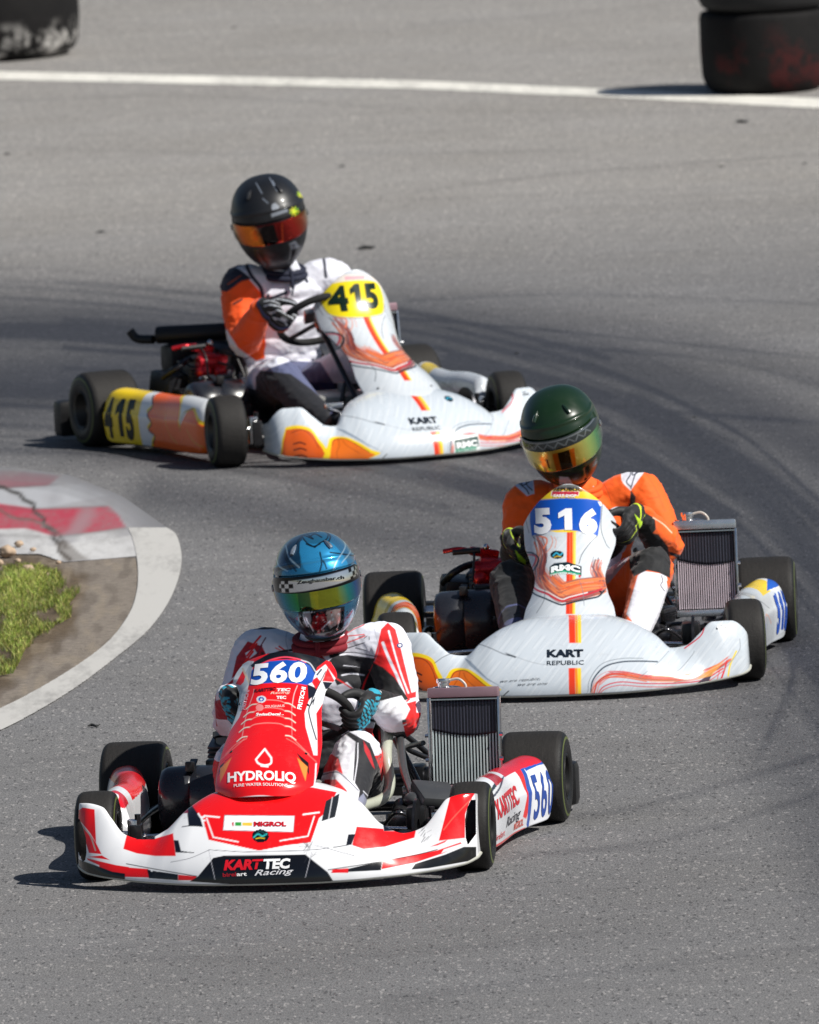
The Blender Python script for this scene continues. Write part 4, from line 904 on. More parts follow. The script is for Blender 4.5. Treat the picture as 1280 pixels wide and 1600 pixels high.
    m.cyl((-.29, .34, .19), (-.29, .36, .30), .045); m.cyl((-.29, .36, .30), (-.29, .365, .315), .055, seg=10); put('cylinder', m, plain('cast_metal', (.16, .16, .165), .45, .8, vs=60), par=eng)
    if k: m = MB(); m.box((-.27, .30, .285), (.11, .055, .10), (.1, .2, .1), .018); m.box((-.30, .31, .35), (.10, .03, .03), (0, .2, .3), .01); m.cyl((-.33, .28, .30), (-.24, .28, .30), .028, seg=12, bev=.004); m.ball((-.31, .27, .27), (.03, .025, .028)); m.ball((-.25, .27, .265), (.028, .025, .03)); m.tube([(-.34, .28, .36), (-.38, .26, .37), (-.43, .28, .362)], .008)
    put('ignition_cover', m if k else None, plain('red_anodised', (.50, .015, .025), .25, .5), par=eng)
    m = MB(); m.tube([(-.40, .26, .36), (-.31, .25, .365)], .010, smooth=0); m.tube([(-.33, .27, .37), (-.33, .20, .33), (-.34, .16, .24)], .004); m.tube([(-.26, .25, .30), (-.24, .15, .28), (-.3, .1, .2), (-.28, .2, .15)], .005); m.tube([(-.22, .27, .33), (-.18, .2, .3), (-.2, .12, .2)], .006); put('cables', m if k else None, plain('cable_black', (.012, .012, .013), .45), par=eng)
    if k:
        for c_ in (lambda m: m.cyl((-.33, .24, .245), (-.33, .225, .245), .014), lambda m: m.cyl((-.22, .25, .26), (-.22, .235, .26), .012), lambda m: m.ball((-.20, .28, .24), .013), lambda m: m.box((-.27, .245, .225), (.10, .01, .02)), lambda m: m.ball((-.29, .25, .375), .011)):
            m = MB(); c_(m); put('fitting', m, CHROME, par=eng)
    if k == 2: m = MB(); m.tube([(-.44, .66, .40), (-.42, .64, .372), (-.38, .58, .37)], .017); m.cyl((-.37, .58, .385), (-.14, .43, .392), .033, seg=28, bev=.012); m.tube([(-.14, .43, .39), (-.10, .38, .34), (-.18, .36, .28)], .022); m.cyl((-.33, .555, .33), (-.20, .47, .34), .035, bev=.01); m.box((-.30, .52, .30), (.12, .12, .10), bev=.02); m = put('exhaust', m, plain('exhaust_black', (.013, .013, .015), .5, .3))
    if k:
        m = MB(); m.box((-.40, .40, .20), (.10, .14, .13), (.1, .1, .2), .02); m.box((-.27, .44, .22), (.20, .12, .10), (0, .1, -.1), .02); m.box((-.20, .36, .30), (.10, .12, .12), (.2, 0, .1), .025); m.cyl((-.45, .34, .13), (-.22, .36, .13), .055, bev=.008); m.box((-.30, .48, .13), (.26, .08, .14), bev=.02); m.tube([(-.44, .36, .25), (-.40, .30, .29), (-.34, .34, .31), (-.26, .42, .30)], .012); put('engine_casing', m, plain('casing_black', (.010, .010, .013), .4, .2, vs=50, bmp=.2), par=eng)
        m = MB(); m.tube([(-.18, .30, .34), (-.16, .24, .22), (-.22, .14, .14), (-.30, .12, .25)], .007); put('cable', m, plain('cable_black', (.012, .012, .013), .45), par=eng)
        m = MB(); m.tube([(-.46, .44, .10), (-.44, .20, .18), (-.40, .02, .22)], .006); put('cable', m, plain('cable_black', (.012, .012, .013), .45), par=eng)
    # intake silencer drum and its strap
    m = MB(); m.lathe([(-.115, .0), (-.115, .07), (-.108, .092), (-.09, .1), (-.02, .103), (-.015, .099), (-.008, .103), (.07, .103), (.088, .098), (.096, .085), (.096, 0)], (-.345, .06, .155), 'X', 48); d = put('intake_silencer', m, plain('silencer_plastic', (.016, .018, .024), .28, 0, .3, var=.3), ang=50)
    m = MB(); m.box((-.36, .0, .262), (.028, .02, .03), bev=.005); m.box((-.36, .05, .262), (.022, .08, .006), (.25, 0, 0), .002); m.box((-.30, .10, .26), (.05, .05, .02), bev=.006); put('strap', m, PLAST, par=d)
    # radiator on the kart's left
    rx0, rx1, rz0, rz1 = ((.352, .562, .165, .455), (.328, .528, .150, .440), (.215, .405, .165, .470))[k]
    ry = .10; lean = .10
    def L(x, z, dy=0): return (x, ry+(z-rz0)*lean+dy, z)
    m = MB(); m.box(L((rx0+rx1)/2, (rz0+rz1)/2, .016), (rx1-rx0-.012, .022, rz1-rz0-.02), (-lean, 0, 0), 0); rad = put('radiator', m, plain('radiator_core', (.012, .011, .014), .5))
    m = MB(); n = 21 if k != 1 else 26
    for i in range(n):
        x = rx0+.010+(rx1-rx0-.020)*i/(n-1); a, b = L(x, rz0+.012), L(x, rz1-.03); m.box(((a[0]+b[0])/2, (a[1]+b[1])/2, (a[2]+b[2])/2), (.0042 if k != 1 else .0036, .012, b[2]-a[2]), (-lean, 0, 0), 0)
    fin = put('cooling_fins', m, FINM if k != 1 else plain('fin_metal_rose', (.70, .60, .66), .4, .25), par=rad)
    m = MB(); tm = plain('tank_rose', (.30, .19, .22), .35, .3) if k != 1 else plain('tank_silver', (.52, .56, .60), .25, .8)
    c = L((rx0+rx1)/2, rz1-.006); m.box(c, (rx1-rx0+.004, .045, .030), (-lean, 0, 0), .006); put('radiator_tank', m, tm, par=rad); m = MB(); c = L((rx0+rx1)/2, rz0-.002); m.box(c, (rx1-rx0+.004, .045, .022), (-lean, 0, 0), .006); put('radiator_tank', m, tm, par=rad)
    m = MB()
    m.box(L((rx0+rx1)/2, rz1-.0265, 0), (rx1-rx0, .03, .004), (-lean, 0, 0), 0)
    for x in (rx0-.001, rx1+.001): a, b = L(x, rz0), L(x, rz1-.02); m.box(((a[0]+b[0])/2, (a[1]+b[1])/2, (a[2]+b[2])/2), (.006, .04, b[2]-a[2]), (-lean, 0, 0), .001)
    for z in (.3, .55): 
        zz = rz0+(rz1-rz0)*z; m.cyl(L(rx0-.012, zz, -.02), L(rx0-.002, zz, -.02), .006, seg=8); m.cyl(L(rx1+.002, zz, -.02), L(rx1+.012, zz, -.02), .006, seg=8)
    put('radiator_frame', m, CHROME, par=rad)
    m = MB(); xc = rx0+.045; m.cyl(L(xc, rz1+.005), L(xc, rz1+.035), .017, bev=.002, seg=20); m.cyl(L(xc, rz1+.022), L(xc, rz1+.036), .021, seg=20, bev=.003); m.ball(L(xc+.01, rz1+.008), (.045, .02, .007)); put('filler_cap', m, CHROME, par=rad)
    m = MB(); m.tube([L(xc+.015, rz1+.03), L(xc+.045, rz1+.034), L(xc+.065, rz1+.018), L(xc+.068, rz1+.0)], .004); put('overflow_hose', m, plain('hose_clear', (.5, .45, .4), .3), par=rad)
    # added dark sheet, stands in for the shade on the upper core
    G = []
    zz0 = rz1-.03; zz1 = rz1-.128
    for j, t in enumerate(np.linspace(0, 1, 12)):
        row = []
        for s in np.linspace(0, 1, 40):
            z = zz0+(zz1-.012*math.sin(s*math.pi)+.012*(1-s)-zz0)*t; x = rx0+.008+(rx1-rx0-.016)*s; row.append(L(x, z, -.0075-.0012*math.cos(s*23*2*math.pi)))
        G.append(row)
    o = mesh_np('radiator_shade', np.array(G).reshape(-1, 3), gridF(40, 12), SHADEM, rad); md = o.modifiers.new('t', 'SOLIDIFY'); md.thickness = .001
    # coolant hose, seat stays
    m = MB(); m.tube([(.225, .12, .33), (.232, .02, .27), (.245, -.02, .20), (.235, -.10, .165), (.18, -.22, .155), (.12, -.30, .15)], .0165); put('coolant_hose', m, plain('hose_milky', (.42, .44, .36), .3, 0, .3))
    for q, r in (([(.19, .40, .33), (.30, .52, .20), (.34, .56, .10)], .009), ([(-.19, .40, .33), (-.30, .52, .20), (-.34, .56, .10)], .009), ([(.22, .30, .29), (.28, .2, .21), (.33, .1, .14)], .011), ([(.33, .12, .3), (.24, .4, .25), (.3, .5, .2)], .008)):
        m = MB(); m.tube(q, r); put('seat_stay', m, TUBEM)
    m = MB(); m.box((.30, -.06, .10), (.10, .16, .03), bev=.006); m.cyl((.27, -.02, .09), (.27, .06, .12), .03, bev=.006); m.box((.30, .02, .16), (.05, .05, .05), bev=.01); m.cyl((.29, -.05, .17), (.33, -.05, .18), .012); m.cyl((.25, -.10, .10), (.29, -.10, .11), .018); m.tube([(.25, -.2, .10), (.30, -.25, .14), (.35, -.2, .10)], .006); m.box((.33, -.15, .11), (.04, .09, .05), bev=.008); put('water_pump', m, plain('pump_metal', (.14, .14, .15), .25, .9))
    # rear bumper
    m = MB(); 
    prof = [(-.70, .76), (-.66, .79), (-.4, .80), (0, .80), (.4, .80), (.66, .79), (.70, .76)]
    for s in (-1, 1): m.box((s*.62, .775, .085), (.17, .075, .135), (0, 0, 0), .022)
    m.box((0, .79, .10), (1.15, .055, .085), bev=.018); m.cyl((-.2, .60, .06), (-.2, .78, .09), .012); m.cyl((.2, .60, .06), (.2, .78, .09), .012); put('rear_bumper', m, PLAST)
FINM = plain('fin_metal', (.58, .66, .66), .4, .25); SHADEM = None
def shademat():  # shaded fins painted as dim stripes on a dark ground
    m, nt, b = newmat('painted_fin_shade'); tc = nt.nodes.new('ShaderNodeTexCoord').outputs['Object']; sp = nt.nodes.new('ShaderNodeSeparateXYZ'); nt.links.new(tc, sp.inputs[0])
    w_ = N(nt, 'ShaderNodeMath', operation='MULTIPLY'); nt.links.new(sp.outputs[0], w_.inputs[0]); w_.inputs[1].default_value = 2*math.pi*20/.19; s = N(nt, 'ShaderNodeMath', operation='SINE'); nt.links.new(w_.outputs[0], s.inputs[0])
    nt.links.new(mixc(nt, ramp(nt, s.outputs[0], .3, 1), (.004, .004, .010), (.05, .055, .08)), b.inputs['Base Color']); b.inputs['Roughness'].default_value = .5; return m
SHADEM = shademat()
WHEEL = [((-.01, -.10, .425), (0, .66, .75)), ((.005, -.10, .425), (0, .66, .75)), ((.02, -.08, .46), (0, .66, .75))]

karts = []
def make_kart(k, label, steer):
    X, Y, ph = POSE[k]; root = empty('racing_kart', (X, Y, 0), ph); tag(root, label, 'kart', 'racing karts on the track')
    kind = 'A' if k == 0 else 'B'; key = 0 if k == 0 else 1
    pk = (key, 'bumper')
    hole = [z1((92, 585), (115, 590), (140, 650), (165, 740), (170, 850), (160, 905), (140, 915), (110, 860), (95, 760)), z2((1262, 640), (1300, 640), (1300, 900), (1262, 950), (1235, 985), (1220, 930), (1215, 800), (1232, 700))] if kind == 'A' else None
    G0 = bumper_surface(kind); bs, bo = (.935, .085) if k == 2 else (1., 0.); G = G0*[bs, 1, 1]+[bo, 0, 0]
    b = grid_obj('front_bumper', G, root, BODYW, paint_bumperA if kind == 'A' else (lambda D: paint_bumperB(todraw(pk, G0.reshape(-1, 3)), k == 2)), pk, .004, hole)
    bv = bvh_of(b)
    # dark lip strip along the bottom
    e = G[3][::8]; m = MB(); m.tube(e+np.array([0, .006, -.001]), .006, seg=8, smooth=0); m.build('bumper_lip', plain('lip_plastic', (.45, .45, .40) if k == 0 else (.02, .02, .025), .4), b)
    dx = (-.035, 0, .11)[k]; dz = (0, .008, .035)[k]
    p = grid_obj('front_panel', panel_surface(kind, dx)+np.array([0, 0, dz]), root, BODYW, paint_panelA if kind == 'A' else (lambda D: paint_panelB(D-[dx*485, -dz*480], 'blue' if k == 1 else 'yellow')), (key, 'panel'), .004)
    pv = bvh_of(p)
    m = MB(); m.tube([(dx-.05, -.56, .12), (dx-.05, -.42, .26), (dx-.04, -.20, .40)], .008); m.tube([(dx+.05, -.56, .12), (dx+.05, -.42, .26), (dx+.04, -.20, .40)], .008); m.build('panel_bracket', STEEL, root)
    def T(s, pts, h, col, **kw): decal('lettering', kw.pop('on', p), kw.pop('bv', pv), kw.pop('key', (key, 'panel')), s, pts[0], pts[1], h, col, **kw)
    def TB(s, pts, h, col, **kw): T(s, [((a-891)*bs+891+bo*487, b_) for a, b_ in pts], h, col, on=b, bv=bv, key=pk, **kw)
    if k == 0:
        T('560', y1((378, 425), (915, 400)), 31, '#f2f4f8', bold=.038, shear=.15, arc=2., space=1.06)
        T('HYDROLIQ', c1((783, 678), (1103, 678)), 14.5, '#f6f2f2', bold=.035, arc=3.5); T('PURE WATER SOLUTIONS', c1((812, 701), (1065, 699)), 4.4, '#f0e0e0', bold=.02, arc=2.)
        T('KARTTEC', y1((415, 500), (620, 478)), 4.5, '#5a1018', bold=.05, shear=.2); T('TEC', y1((625, 492), (758, 490)), 4.5, '#f0e8e8', bold=.05, shear=.2); T('Racing', y1((565, 520), (755, 512)), 3.8, '#f0c8b8', shear=.3, bold=.01)
        T('TEC', y1((622, 565), (715, 565)), 4.6, '#f4f0f0', bold=.04); T('ZEUGHAUS', y1((512, 650), (700, 642)), 3.8, '#f6c8c4', bold=.02); T('SwissDecal', y1((428, 725), (665, 722)), 4.2, '#f8f0f0', shear=.2, bold=.04); T('com', y1((672, 722), (692, 722)), 2., '#f8f0f0')
        T('FRITSCHI', y1((855, 668), (900, 455)), 6.5, '#f6f2f4', bold=.03); T('FRITSCHI', y1((325, 668), (368, 480)), 5.5, '#d8b8c4', bold=.03)
        TB('MIGROL', c1((905, 888), (1060, 888)), 6.8, '#c01828', bold=.05)
        TB('KAR', c1((762, 1095), (900, 1091)), 15, '#d81828', bold=.05, shear=.2); TB('T', c1((898, 1091), (952, 1089)), 15, '#d81828', bold=.03, shear=.2); TB('TEC', c1((952, 1089), (1080, 1085)), 14.5, '#f2f2f4', bold=.05, shear=.15)
        TB('birel', c1((758, 1128), (822, 1124)), 6, '#a01824', bold=.03); TB('art', c1((824, 1124), (872, 1122)), 6, '#f0f0f0', bold=.03); TB('Racing', c1((908, 1122), (1095, 1112)), 9, '#e4e4e8', bold=.01, shear=.4)
        for s, xa in (('H', 0),): pass
    else:
        if k == 1:
            q = lambda *a: a
            T('5', y2((385, 532), (540, 530)), 37, '#f4f6fa', bold=.055, q=None) if False else None
            for ch, a, b2, h in (('5', (383, 535), (538, 528), 37), ('1', (600, 515), (725, 512), 34), ('6', (780, 528), (945, 542), 36)): decal('race_number', p, pv, (1, 'panel'), ch, y2(a)[0], y2(b2)[0], h, '#f4f6fa', bold=.06)
            T('KARTREPUBLIC', y2((400, 188), (815, 158)), 5.2, '#14161a', bold=.02, arc=3.2); T('KART-SHOP', y2((552, 212), (760, 213)), 4.6, '#f6f0f0', bold=.04, shear=.15)
            T('RMC', y2((532, 905), (795, 905)), 8.6, '#f4f8f8', bold=.06, arc=4.0); T('SWITZERLAND', y2((528, 940), (760, 935)), 3., '#d8f0e8', bold=.02, arc=3.5)
        else:
            o = dx*485
            f = lambda *a: [(x+o, y-dz*480) for x, y in y2(*a)]
            for ch, a, b2, h in (('4', (385, 515), (560, 515), 43), ('1', (590, 500), (700, 500), 43), ('5', (745, 500), (905, 500), 43)): decal('race_number', p, pv, (1, 'panel'), ch, f(a)[0], f(b2)[0], h, '#0c2418', bold=.05)
        TB('KART', c2((1082, 82), (1255, 80)), 11, '#16202c', bold=.05); TB('REPUBLIC', c2((1082, 121), (1258, 118)), 7, '#2a343c', bold=.0)
        if k == 1: TB('we are republic,', c2((862, 203), (1050, 190)), 4.2, '#2a3038', shear=.5, bold=-.005); TB('we are one', c2((945, 218), (1085, 212)), 4.2, '#2a3038', shear=.5, bold=-.005)
        TB('KART', c5((806, 686), (862, 682)), 3, '#30363c', bold=.03)
        if k == 2:
            # round badge and a name label on the bumper, as laid out on the sister kart's drawing
            TB('RMC', [(937, 1074), (983, 1070)], 10, '#f0f4f4', bold=.06); TB('SWITZERLAND', [(937, 1080), (980, 1076)], 3, '#d8f0e8', bold=.02)
    for (u_, v_) in ([(375, 1100), (481, 1102), (362, 1175), (478, 1178)] if k == 0 else [(833, 925), (938, 925), (836, 975), (932, 975)]):
        if k == 2: u_ += dx*485; v_ -= dz*480
        A = np.array(DRAW[key, 'panel']); n_ = np.cross(A[0, :3], A[1, :3]); n_ /= np.linalg.norm(n_); n_ = n_ if n_[1] > 0 else -n_
        hit = pv.ray_cast(Vector(np.linalg.pinv(A[:, :3])@(np.array([u_, v_])-A[:, 3])-n_*3), Vector(n_))
        if hit[0] is not None: nn = hit[1] if hit[1].y < 0 else -hit[1]; m = MB(); m.cyl(hit[0]-nn*.002, hit[0]+nn*.0025, .0055, .0045, seg=14); m.build('screw', STEEL, p)
    # pods
    if k == 0:
        pr = pod_obj(1, root, podA_right); pl = pod_obj(-1, root, podA_left)
    else:
        pr = pod_obj(1, root, podB_right); pl = pod_obj(-1, root, podB_left)
    def side_text(o, side, s, ya, yb, z, h, col, bold=.03, shear=0):
        """lettering on a pod flank: (y, z) of the kart"""
        if s.isdigit() and len(s) > 1:
            w_ = (yb-ya)/len(s)
            for i, ch in enumerate(s):
                m_ = .10 if ch != '1' else .18; side_text(o, side, ch, ya+w_*(i+m_), ya+w_*(i+1-m_), z, h, col, bold, shear)
            return
        bm = textmesh(s, bold, shear); xs = [v.co.x for v in bm.verts]; x0, x1 = min(xs), max(xs)
        for _ in range(2): bmesh.ops.subdivide_edges(bm, edges=[e for e in bm.edges if e.calc_length() > .1], cuts=1); bmesh.ops.triangulate(bm, faces=bm.faces)
        bv_ = bvh_of(o); dead = []
        for v in bm.verts:
            yy = ya+(yb-ya)*(v.co.x-x0)/(x1-x0); zz = z+v.co.y/.73*h; hit = bv_.ray_cast(Vector((side*1.2, yy, zz)), Vector((-side, 0, 0)))
            if hit[0] is None: dead.append(v); continue
            v.co = hit[0]+Vector((side*.0016, 0, 0))
        if dead: bmesh.ops.delete(bm, geom=dead, context='VERTS')
        me = bpy.data.meshes.new('lettering'); bm.to_mesh(me); bm.free(); me.materials.append(plain('print_'+col.strip('#'), col, .3, var=.04)); link(bpy.data.objects.new('race_number' if s.isdigit() else 'lettering', me), o)
    if k == 0:
        side_text(pr, 1, '560', .215, .372, .05, .135, '#2a4a9a', .02); side_text(pr, 1, 'KARTTEC', -.30, .06, .12, .055, '#c01828', .04); side_text(pr, 1, 'Racing', -.16, .08, .075, .03, '#30303a', .01, .4); side_text(pr, 1, 'birelart', -.33, -.18, .055, .02, '#c01828', .01); side_text(pr, 1, 'MIGROL', .0, .12, .045, .022, '#c84020', .02)
    elif k == 1:
        side_text(pr, 1, '516', .235, .365, .06, .12, '#1c4aa8', .05)
    else:
        side_text(pl, -1, '415', .365, .175, .055, .14, '#0c1c14', .05)
    rim = RIMM if k == 1 else (RIMD if k == 2 else plain('rim_black', (.03, .03, .03), .4, .7))
    for s in (-1, 1): wheel(root, True, s, steer, rim, k, 1.119, 1.219); wheel(root, False, s, 0, rim, k, 1.119, 1.219)
    mech(root, k, steer)
    karts.append(root); return root
make_kart(0, 'red and white kart number 560 leading the group in front', .05)
make_kart(1, 'white and grey kart with blue number plate 516, second of the three', .09)
make_kart(2, 'white kart with yellow number plate 415 turning sideways behind the others', -.19)
# ---------------------------------------------------------------- drivers
def ico(sub=2):
    bm = bmesh.new(); bmesh.ops.create_icosphere(bm, subdivisions=sub, radius=1); bm.verts.ensure_lookup_table()
    V = np.array([v.co[:] for v in bm.verts]); F = np.array([[v.index for v in f.verts] for f in bm.faces]); bm.free(); return V, F
IV, IF = ico(2)
class Blobs:
    """overlapping solids grown together into one continuous skin"""
    def __init__(s): s.V = []; s.F = []; s.n = 0
    def ell(s, c, r, rot=None):
        r = np.array(r if hasattr(r, '__len__') else (r,)*3, float); P = IV*r
        if rot is not None: P = P@np.array(rot).T
        s.V.append(P+np.array(c)); s.F.append(IF+s.n); s.n += len(IV); return s
    def limb(s, pts, rad, flat=None):
        pts = np.array(pts, float); rad = np.array(rad, float); Q = cr(np.column_stack([pts, rad]), 10) if len(pts) > 2 else np.array([np.append(pts[0], rad[0])*(1-t)+np.append(pts[1], rad[1])*t for t in np.linspace(0, 1, 11)])
        L = 0; last = None
        for q in Q:
            if last is None or np.linalg.norm(q[:3]-last) > q[3]*.22: s.ell(q[:3], q[3]); last = q[:3]
        s.ell(Q[-1][:3], Q[-1][3]); return s
    def skin(s, name, voxel, smooth=4, parent=None):
        o = mesh_np(name, np.vstack(s.V), np.vstack(s.F)); md = o.modifiers.new('r', 'REMESH'); md.mode = 'VOXEL'; md.voxel_size = voxel; md.use_smooth_shade = True
        m2 = o.modifiers.new('s', 'SMOOTH'); m2.iterations = smooth; m2.factor = .6
        me = bpy.data.meshes.new_from_object(o.evaluated_get(bpy.context.evaluated_depsgraph_get())); old = o.data; bpy.data.objects.remove(o); bpy.data.meshes.remove(old)
        me.name = name; r = link(bpy.data.objects.new(name, me), parent); me.polygons.foreach_set('use_smooth', np.ones(len(me.polygons), bool)); return r
def verts(me): a = np.empty(len(me.vertices)*3); me.vertices.foreach_get('co', a); return a.reshape(-1, 3)
def norms(me): a = np.empty(len(me.vertices)*3); me.vertices.foreach_get('normal', a); return a.reshape(-1, 3)
def wrinkle(o, joints, amp=.0032, seed=0.):
    me = o.data; V = verts(me); Nn = norms(me); d = np.empty(len(V)); J = [(np.array(c), r) for c, r in joints]
    for i, p in enumerate(V):
        w_ = .35
        for c, r in J: w_ = max(w_, 1.9*math.exp(-((p-c)@(p-c))/(r*r)))
        a = noise.noise(Vector((p[0]*11+seed, p[1]*11, p[2]*19))); b = noise.noise(Vector((p[0]*30, p[1]*30+seed, p[2]*44))); c_ = noise.noise(Vector((p[0]*70+p[2]*40, p[1]*60, p[2]*60+seed)))
        d[i] = w_*amp*((1-2.6*abs(a))+.6*(1-2*abs(b))+.35*c_)
    V = V+Nn*d[:, None]; me.vertices.foreach_set('co', V.ravel()); me.update()

def hel_pt(az, el, grow=0.):
    """helmet skin in its own frame: -y is the face, z up"""
    ca, sa, ce, se = np.cos(az), np.sin(az), np.cos(el), np.sin(el)
    a, b = .129+grow, .160+grow; n = 2.35
    cz = np.where(se > 0, .150+grow, .168+grow)
    def pw(v, e): return np.sign(v)*np.abs(v)**e
    r = 1/((np.abs(ce*sa/a))**n+(np.abs(ce*ca/b))**n+(np.abs(se/cz))**n)**(1/n)
    x, y, z = r*ce*sa, -r*ce*ca, r*se
    low = np.clip(-z/.15, 0, 1); front = np.clip(-y/.15, 0, 1)
    x = x*(1-.14*low**1.5); y = y*(1-.05*low)-.018*low*front*(1-low*.3); y = np.where(y > 0, y*(1-.10*low), y)
    y = y+.0*front
    return np.stack([x, y, z], -1)
def make_helmet(k, parent, centre, rot, paint, vpaint, elr, mat, vmat, sc=1.):
    from mathutils import Euler
    Mr = np.array(Euler(rot, 'XYZ').to_matrix())*sc; c = np.array(centre)
    tr = lambda P: P@Mr.T+c
    nu, nv = 260, 170; az = np.linspace(-math.pi, math.pi, nu, endpoint=False); el = np.linspace(R(-66), R(89.5), nv)
    E_, A_ = np.meshgrid(el, az, indexing='ij'); P = hel_pt(A_, E_)
    # the eye port is sunk a little, with a rubber edge round it
    port = np.clip(1-np.abs(A_)/R(84), 0, 1) > 0; inside = (np.abs(A_) < R(82)) & (E_ > R(elr[0]-2)) & (E_ < R(elr[1]+2)); P = P*np.where(inside, .972, 1.)[..., None]
    # brow line and chin crease
    crease = .0035*np.exp(-((E_-R(elr[1]+9)-R(6)*np.cos(A_*1.2))/R(2.2))**2)*(np.abs(A_) < R(100)); P = P*(1+(crease/.15))[..., None]
    chin = -.004*np.exp(-((np.abs(A_)-R(24))/R(3.))**2)*((E_ < R(elr[0]-8)) & (E_ > R(-50))); P = P*(1+chin/.15)[..., None]
    V = tr(P.reshape(-1, 3)); top = tr(hel_pt(np.array([0.]), np.array([R(90)]))); F = gridF(nu, nv, True)
    D = todraw((k, 'body'), V); pt = Paint(D, paint[0]); o = mesh_np('helmet', V, F, mat, parent, smooth=True)
    Nn = norms(o.data); pt.mask = Nn[:, 1] < .25; pt.AE = np.degrees(np.stack([A_.ravel(), E_.ravel()], -1)); paint[1](pt); setcol(o.data, pt.c)
    md = o.modifiers.new('t', 'SOLIDIFY'); md.thickness = .004; md.offset = -1
    m = MB(); m.tube(tr(hel_pt(az[::6], np.full(len(az[::6]), R(-66)))), .007, closed=True, smooth=0, seg=8); m.build('edge_trim', plain('rubber_trim', (.012, .012, .012), .6), o)
    G = hel_pt(*np.meshgrid(np.linspace(-math.pi, math.pi, 48, endpoint=False), np.linspace(R(-68), R(-89), 8)), -.006)  # padded neck roll inside the opening
    mesh_np('lining', tr(G.reshape(-1, 3)*[1, 1, .93]), gridF(48, 8, True), plain('helmet_lining', (.01, .01, .01), .9), o)
    # visor
    e1 = np.linspace(R(elr[0]), R(elr[1]), 60); a1 = np.linspace(R(-80), R(80), 220); E1, A1 = np.meshgrid(e1, a1, indexing='ij')
    E1 = E1+(E1-R(sum(elr)/2))*(-.35)*np.clip((np.abs(A1)-R(60))/R(20), 0, 1)
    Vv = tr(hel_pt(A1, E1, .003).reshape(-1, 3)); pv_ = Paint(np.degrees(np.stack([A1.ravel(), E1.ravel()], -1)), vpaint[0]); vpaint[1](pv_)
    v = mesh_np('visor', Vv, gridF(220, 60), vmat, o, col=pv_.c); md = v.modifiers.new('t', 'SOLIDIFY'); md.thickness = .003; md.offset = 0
    m = MB()
    for s in (-1, 1):
        p = tr(hel_pt(np.array([s*R(80)]), np.array([R(sum(elr)/2+2)]), .004))[0]; q = tr(hel_pt(np.array([s*R(80)]), np.array([R(sum(elr)/2+2)]), .008))[0]; m.cyl(p, q, .011, seg=20, bev=.003)
    m.build('visor_pivot', plain('pivot_metal', (.35, .35, .37), .3, .8), o)
    for s in (-1, 1):
        for (a, e) in ((32, 52),):
            m = MB(); a_ = np.array([s*R(a)]); pts = tr(np.vstack([hel_pt(a_, np.array([R(e+d)]), .003) for d in (-6, -2, 3, 8)])); m.tube(pts, [.006, .0075, .006, .002], 8, 3); m.build('vent', VENT[k], o)
    return o, v
def gloss(name, rough, metal=0, coat=1):
    return painted(name, rough, coat, metal, dirt=.05)
VENT = [plain('vent_silver', (.4, .45, .5), .25, .8), plain('vent_green', (.012, .03, .014), .2, 0, 1), plain('vent_black', (.02, .02, .022), .3)]
def visor_mat(name, film, rough=.06):
    m, nt, b = newmat(name); a = N(nt, 'ShaderNodeVertexColor', layer_name='Col'); nt.links.new(a.outputs[0], b.inputs['Base Color']); sp = nt.nodes.new('ShaderNodeSeparateColor')
    b.inputs['Metallic'].default_value = film; b.inputs['Roughness'].default_value = rough; b.inputs['Coat Weight'].default_value = .6; b.inputs['Coat Roughness'].default_value = .03; return m

def make_hand(name, k, side, parent, wheel, pos_ang, elbow, colfn):
    """gloved hand closed round the steering wheel rim"""
    wc, n = wheel; n = np.array(n)/np.linalg.norm(n); up = np.array([0, -n[2], n[1]]); xa = np.array([1., 0, 0])
    a = R(pos_ang); o_ = math.cos(a)*xa*side+math.sin(a)*up; t = -math.sin(a)*xa*side+math.cos(a)*up; P0 = np.array(wc)+.158*o_
    def pt(phi, r, dt): return P0+(math.cos(R(phi))*n+math.sin(R(phi))*o_)*r+t*dt
    B = Blobs(); wr = pt(38, .092, -.022); el = np.array(elbow)
    for i, (dt, L) in enumerate(((-.036, .9), (-.013, 1.), (.011, 1.04), (.034, .97))):
        B.limb([pt(62, .044, dt*.9), pt(92, .043*L, dt), pt(135, .038*L, dt), pt(180, .030*L, dt), pt(225+6*i, .0265, dt+.002*i)], [.0145, .0142, .0125, .0115, .0098])
        B.ell(pt(95, .048*L, dt), .0125)
    B.limb([wr, pt(50, .062, -.01), pt(60, .045, .0)], [.027, .030, .022]); B.limb([wr, pt(50, .060, .012), pt(65, .046, .022)], [.025, .026, .018]); B.limb([wr, pt(56, .060, -.026), pt(65, .046, -.030)], [.025, .024, .016])
    B.limb([pt(35, .066, .008), pt(15, .050, .034), pt(-8, .036, .050), pt(-38, .029, .058)], [.020, .0165, .0135, .0110])
    dv = (el-wr)/np.linalg.norm(el-wr); B.limb([wr, wr+dv*.055], [.029, .036])
    g = B.skin(name, .0028, 3, parent); V = verts(g.data); D = todraw((k, 'body'), V); p = Paint(D, '#0c0d10'); colfn(p, V, pt, wr, dv); setcol(g.data, p.c); g.data.materials.append(painted('glove_fabric', .65, 0, dirt=.05, cloth=True)); return g, wr, dv

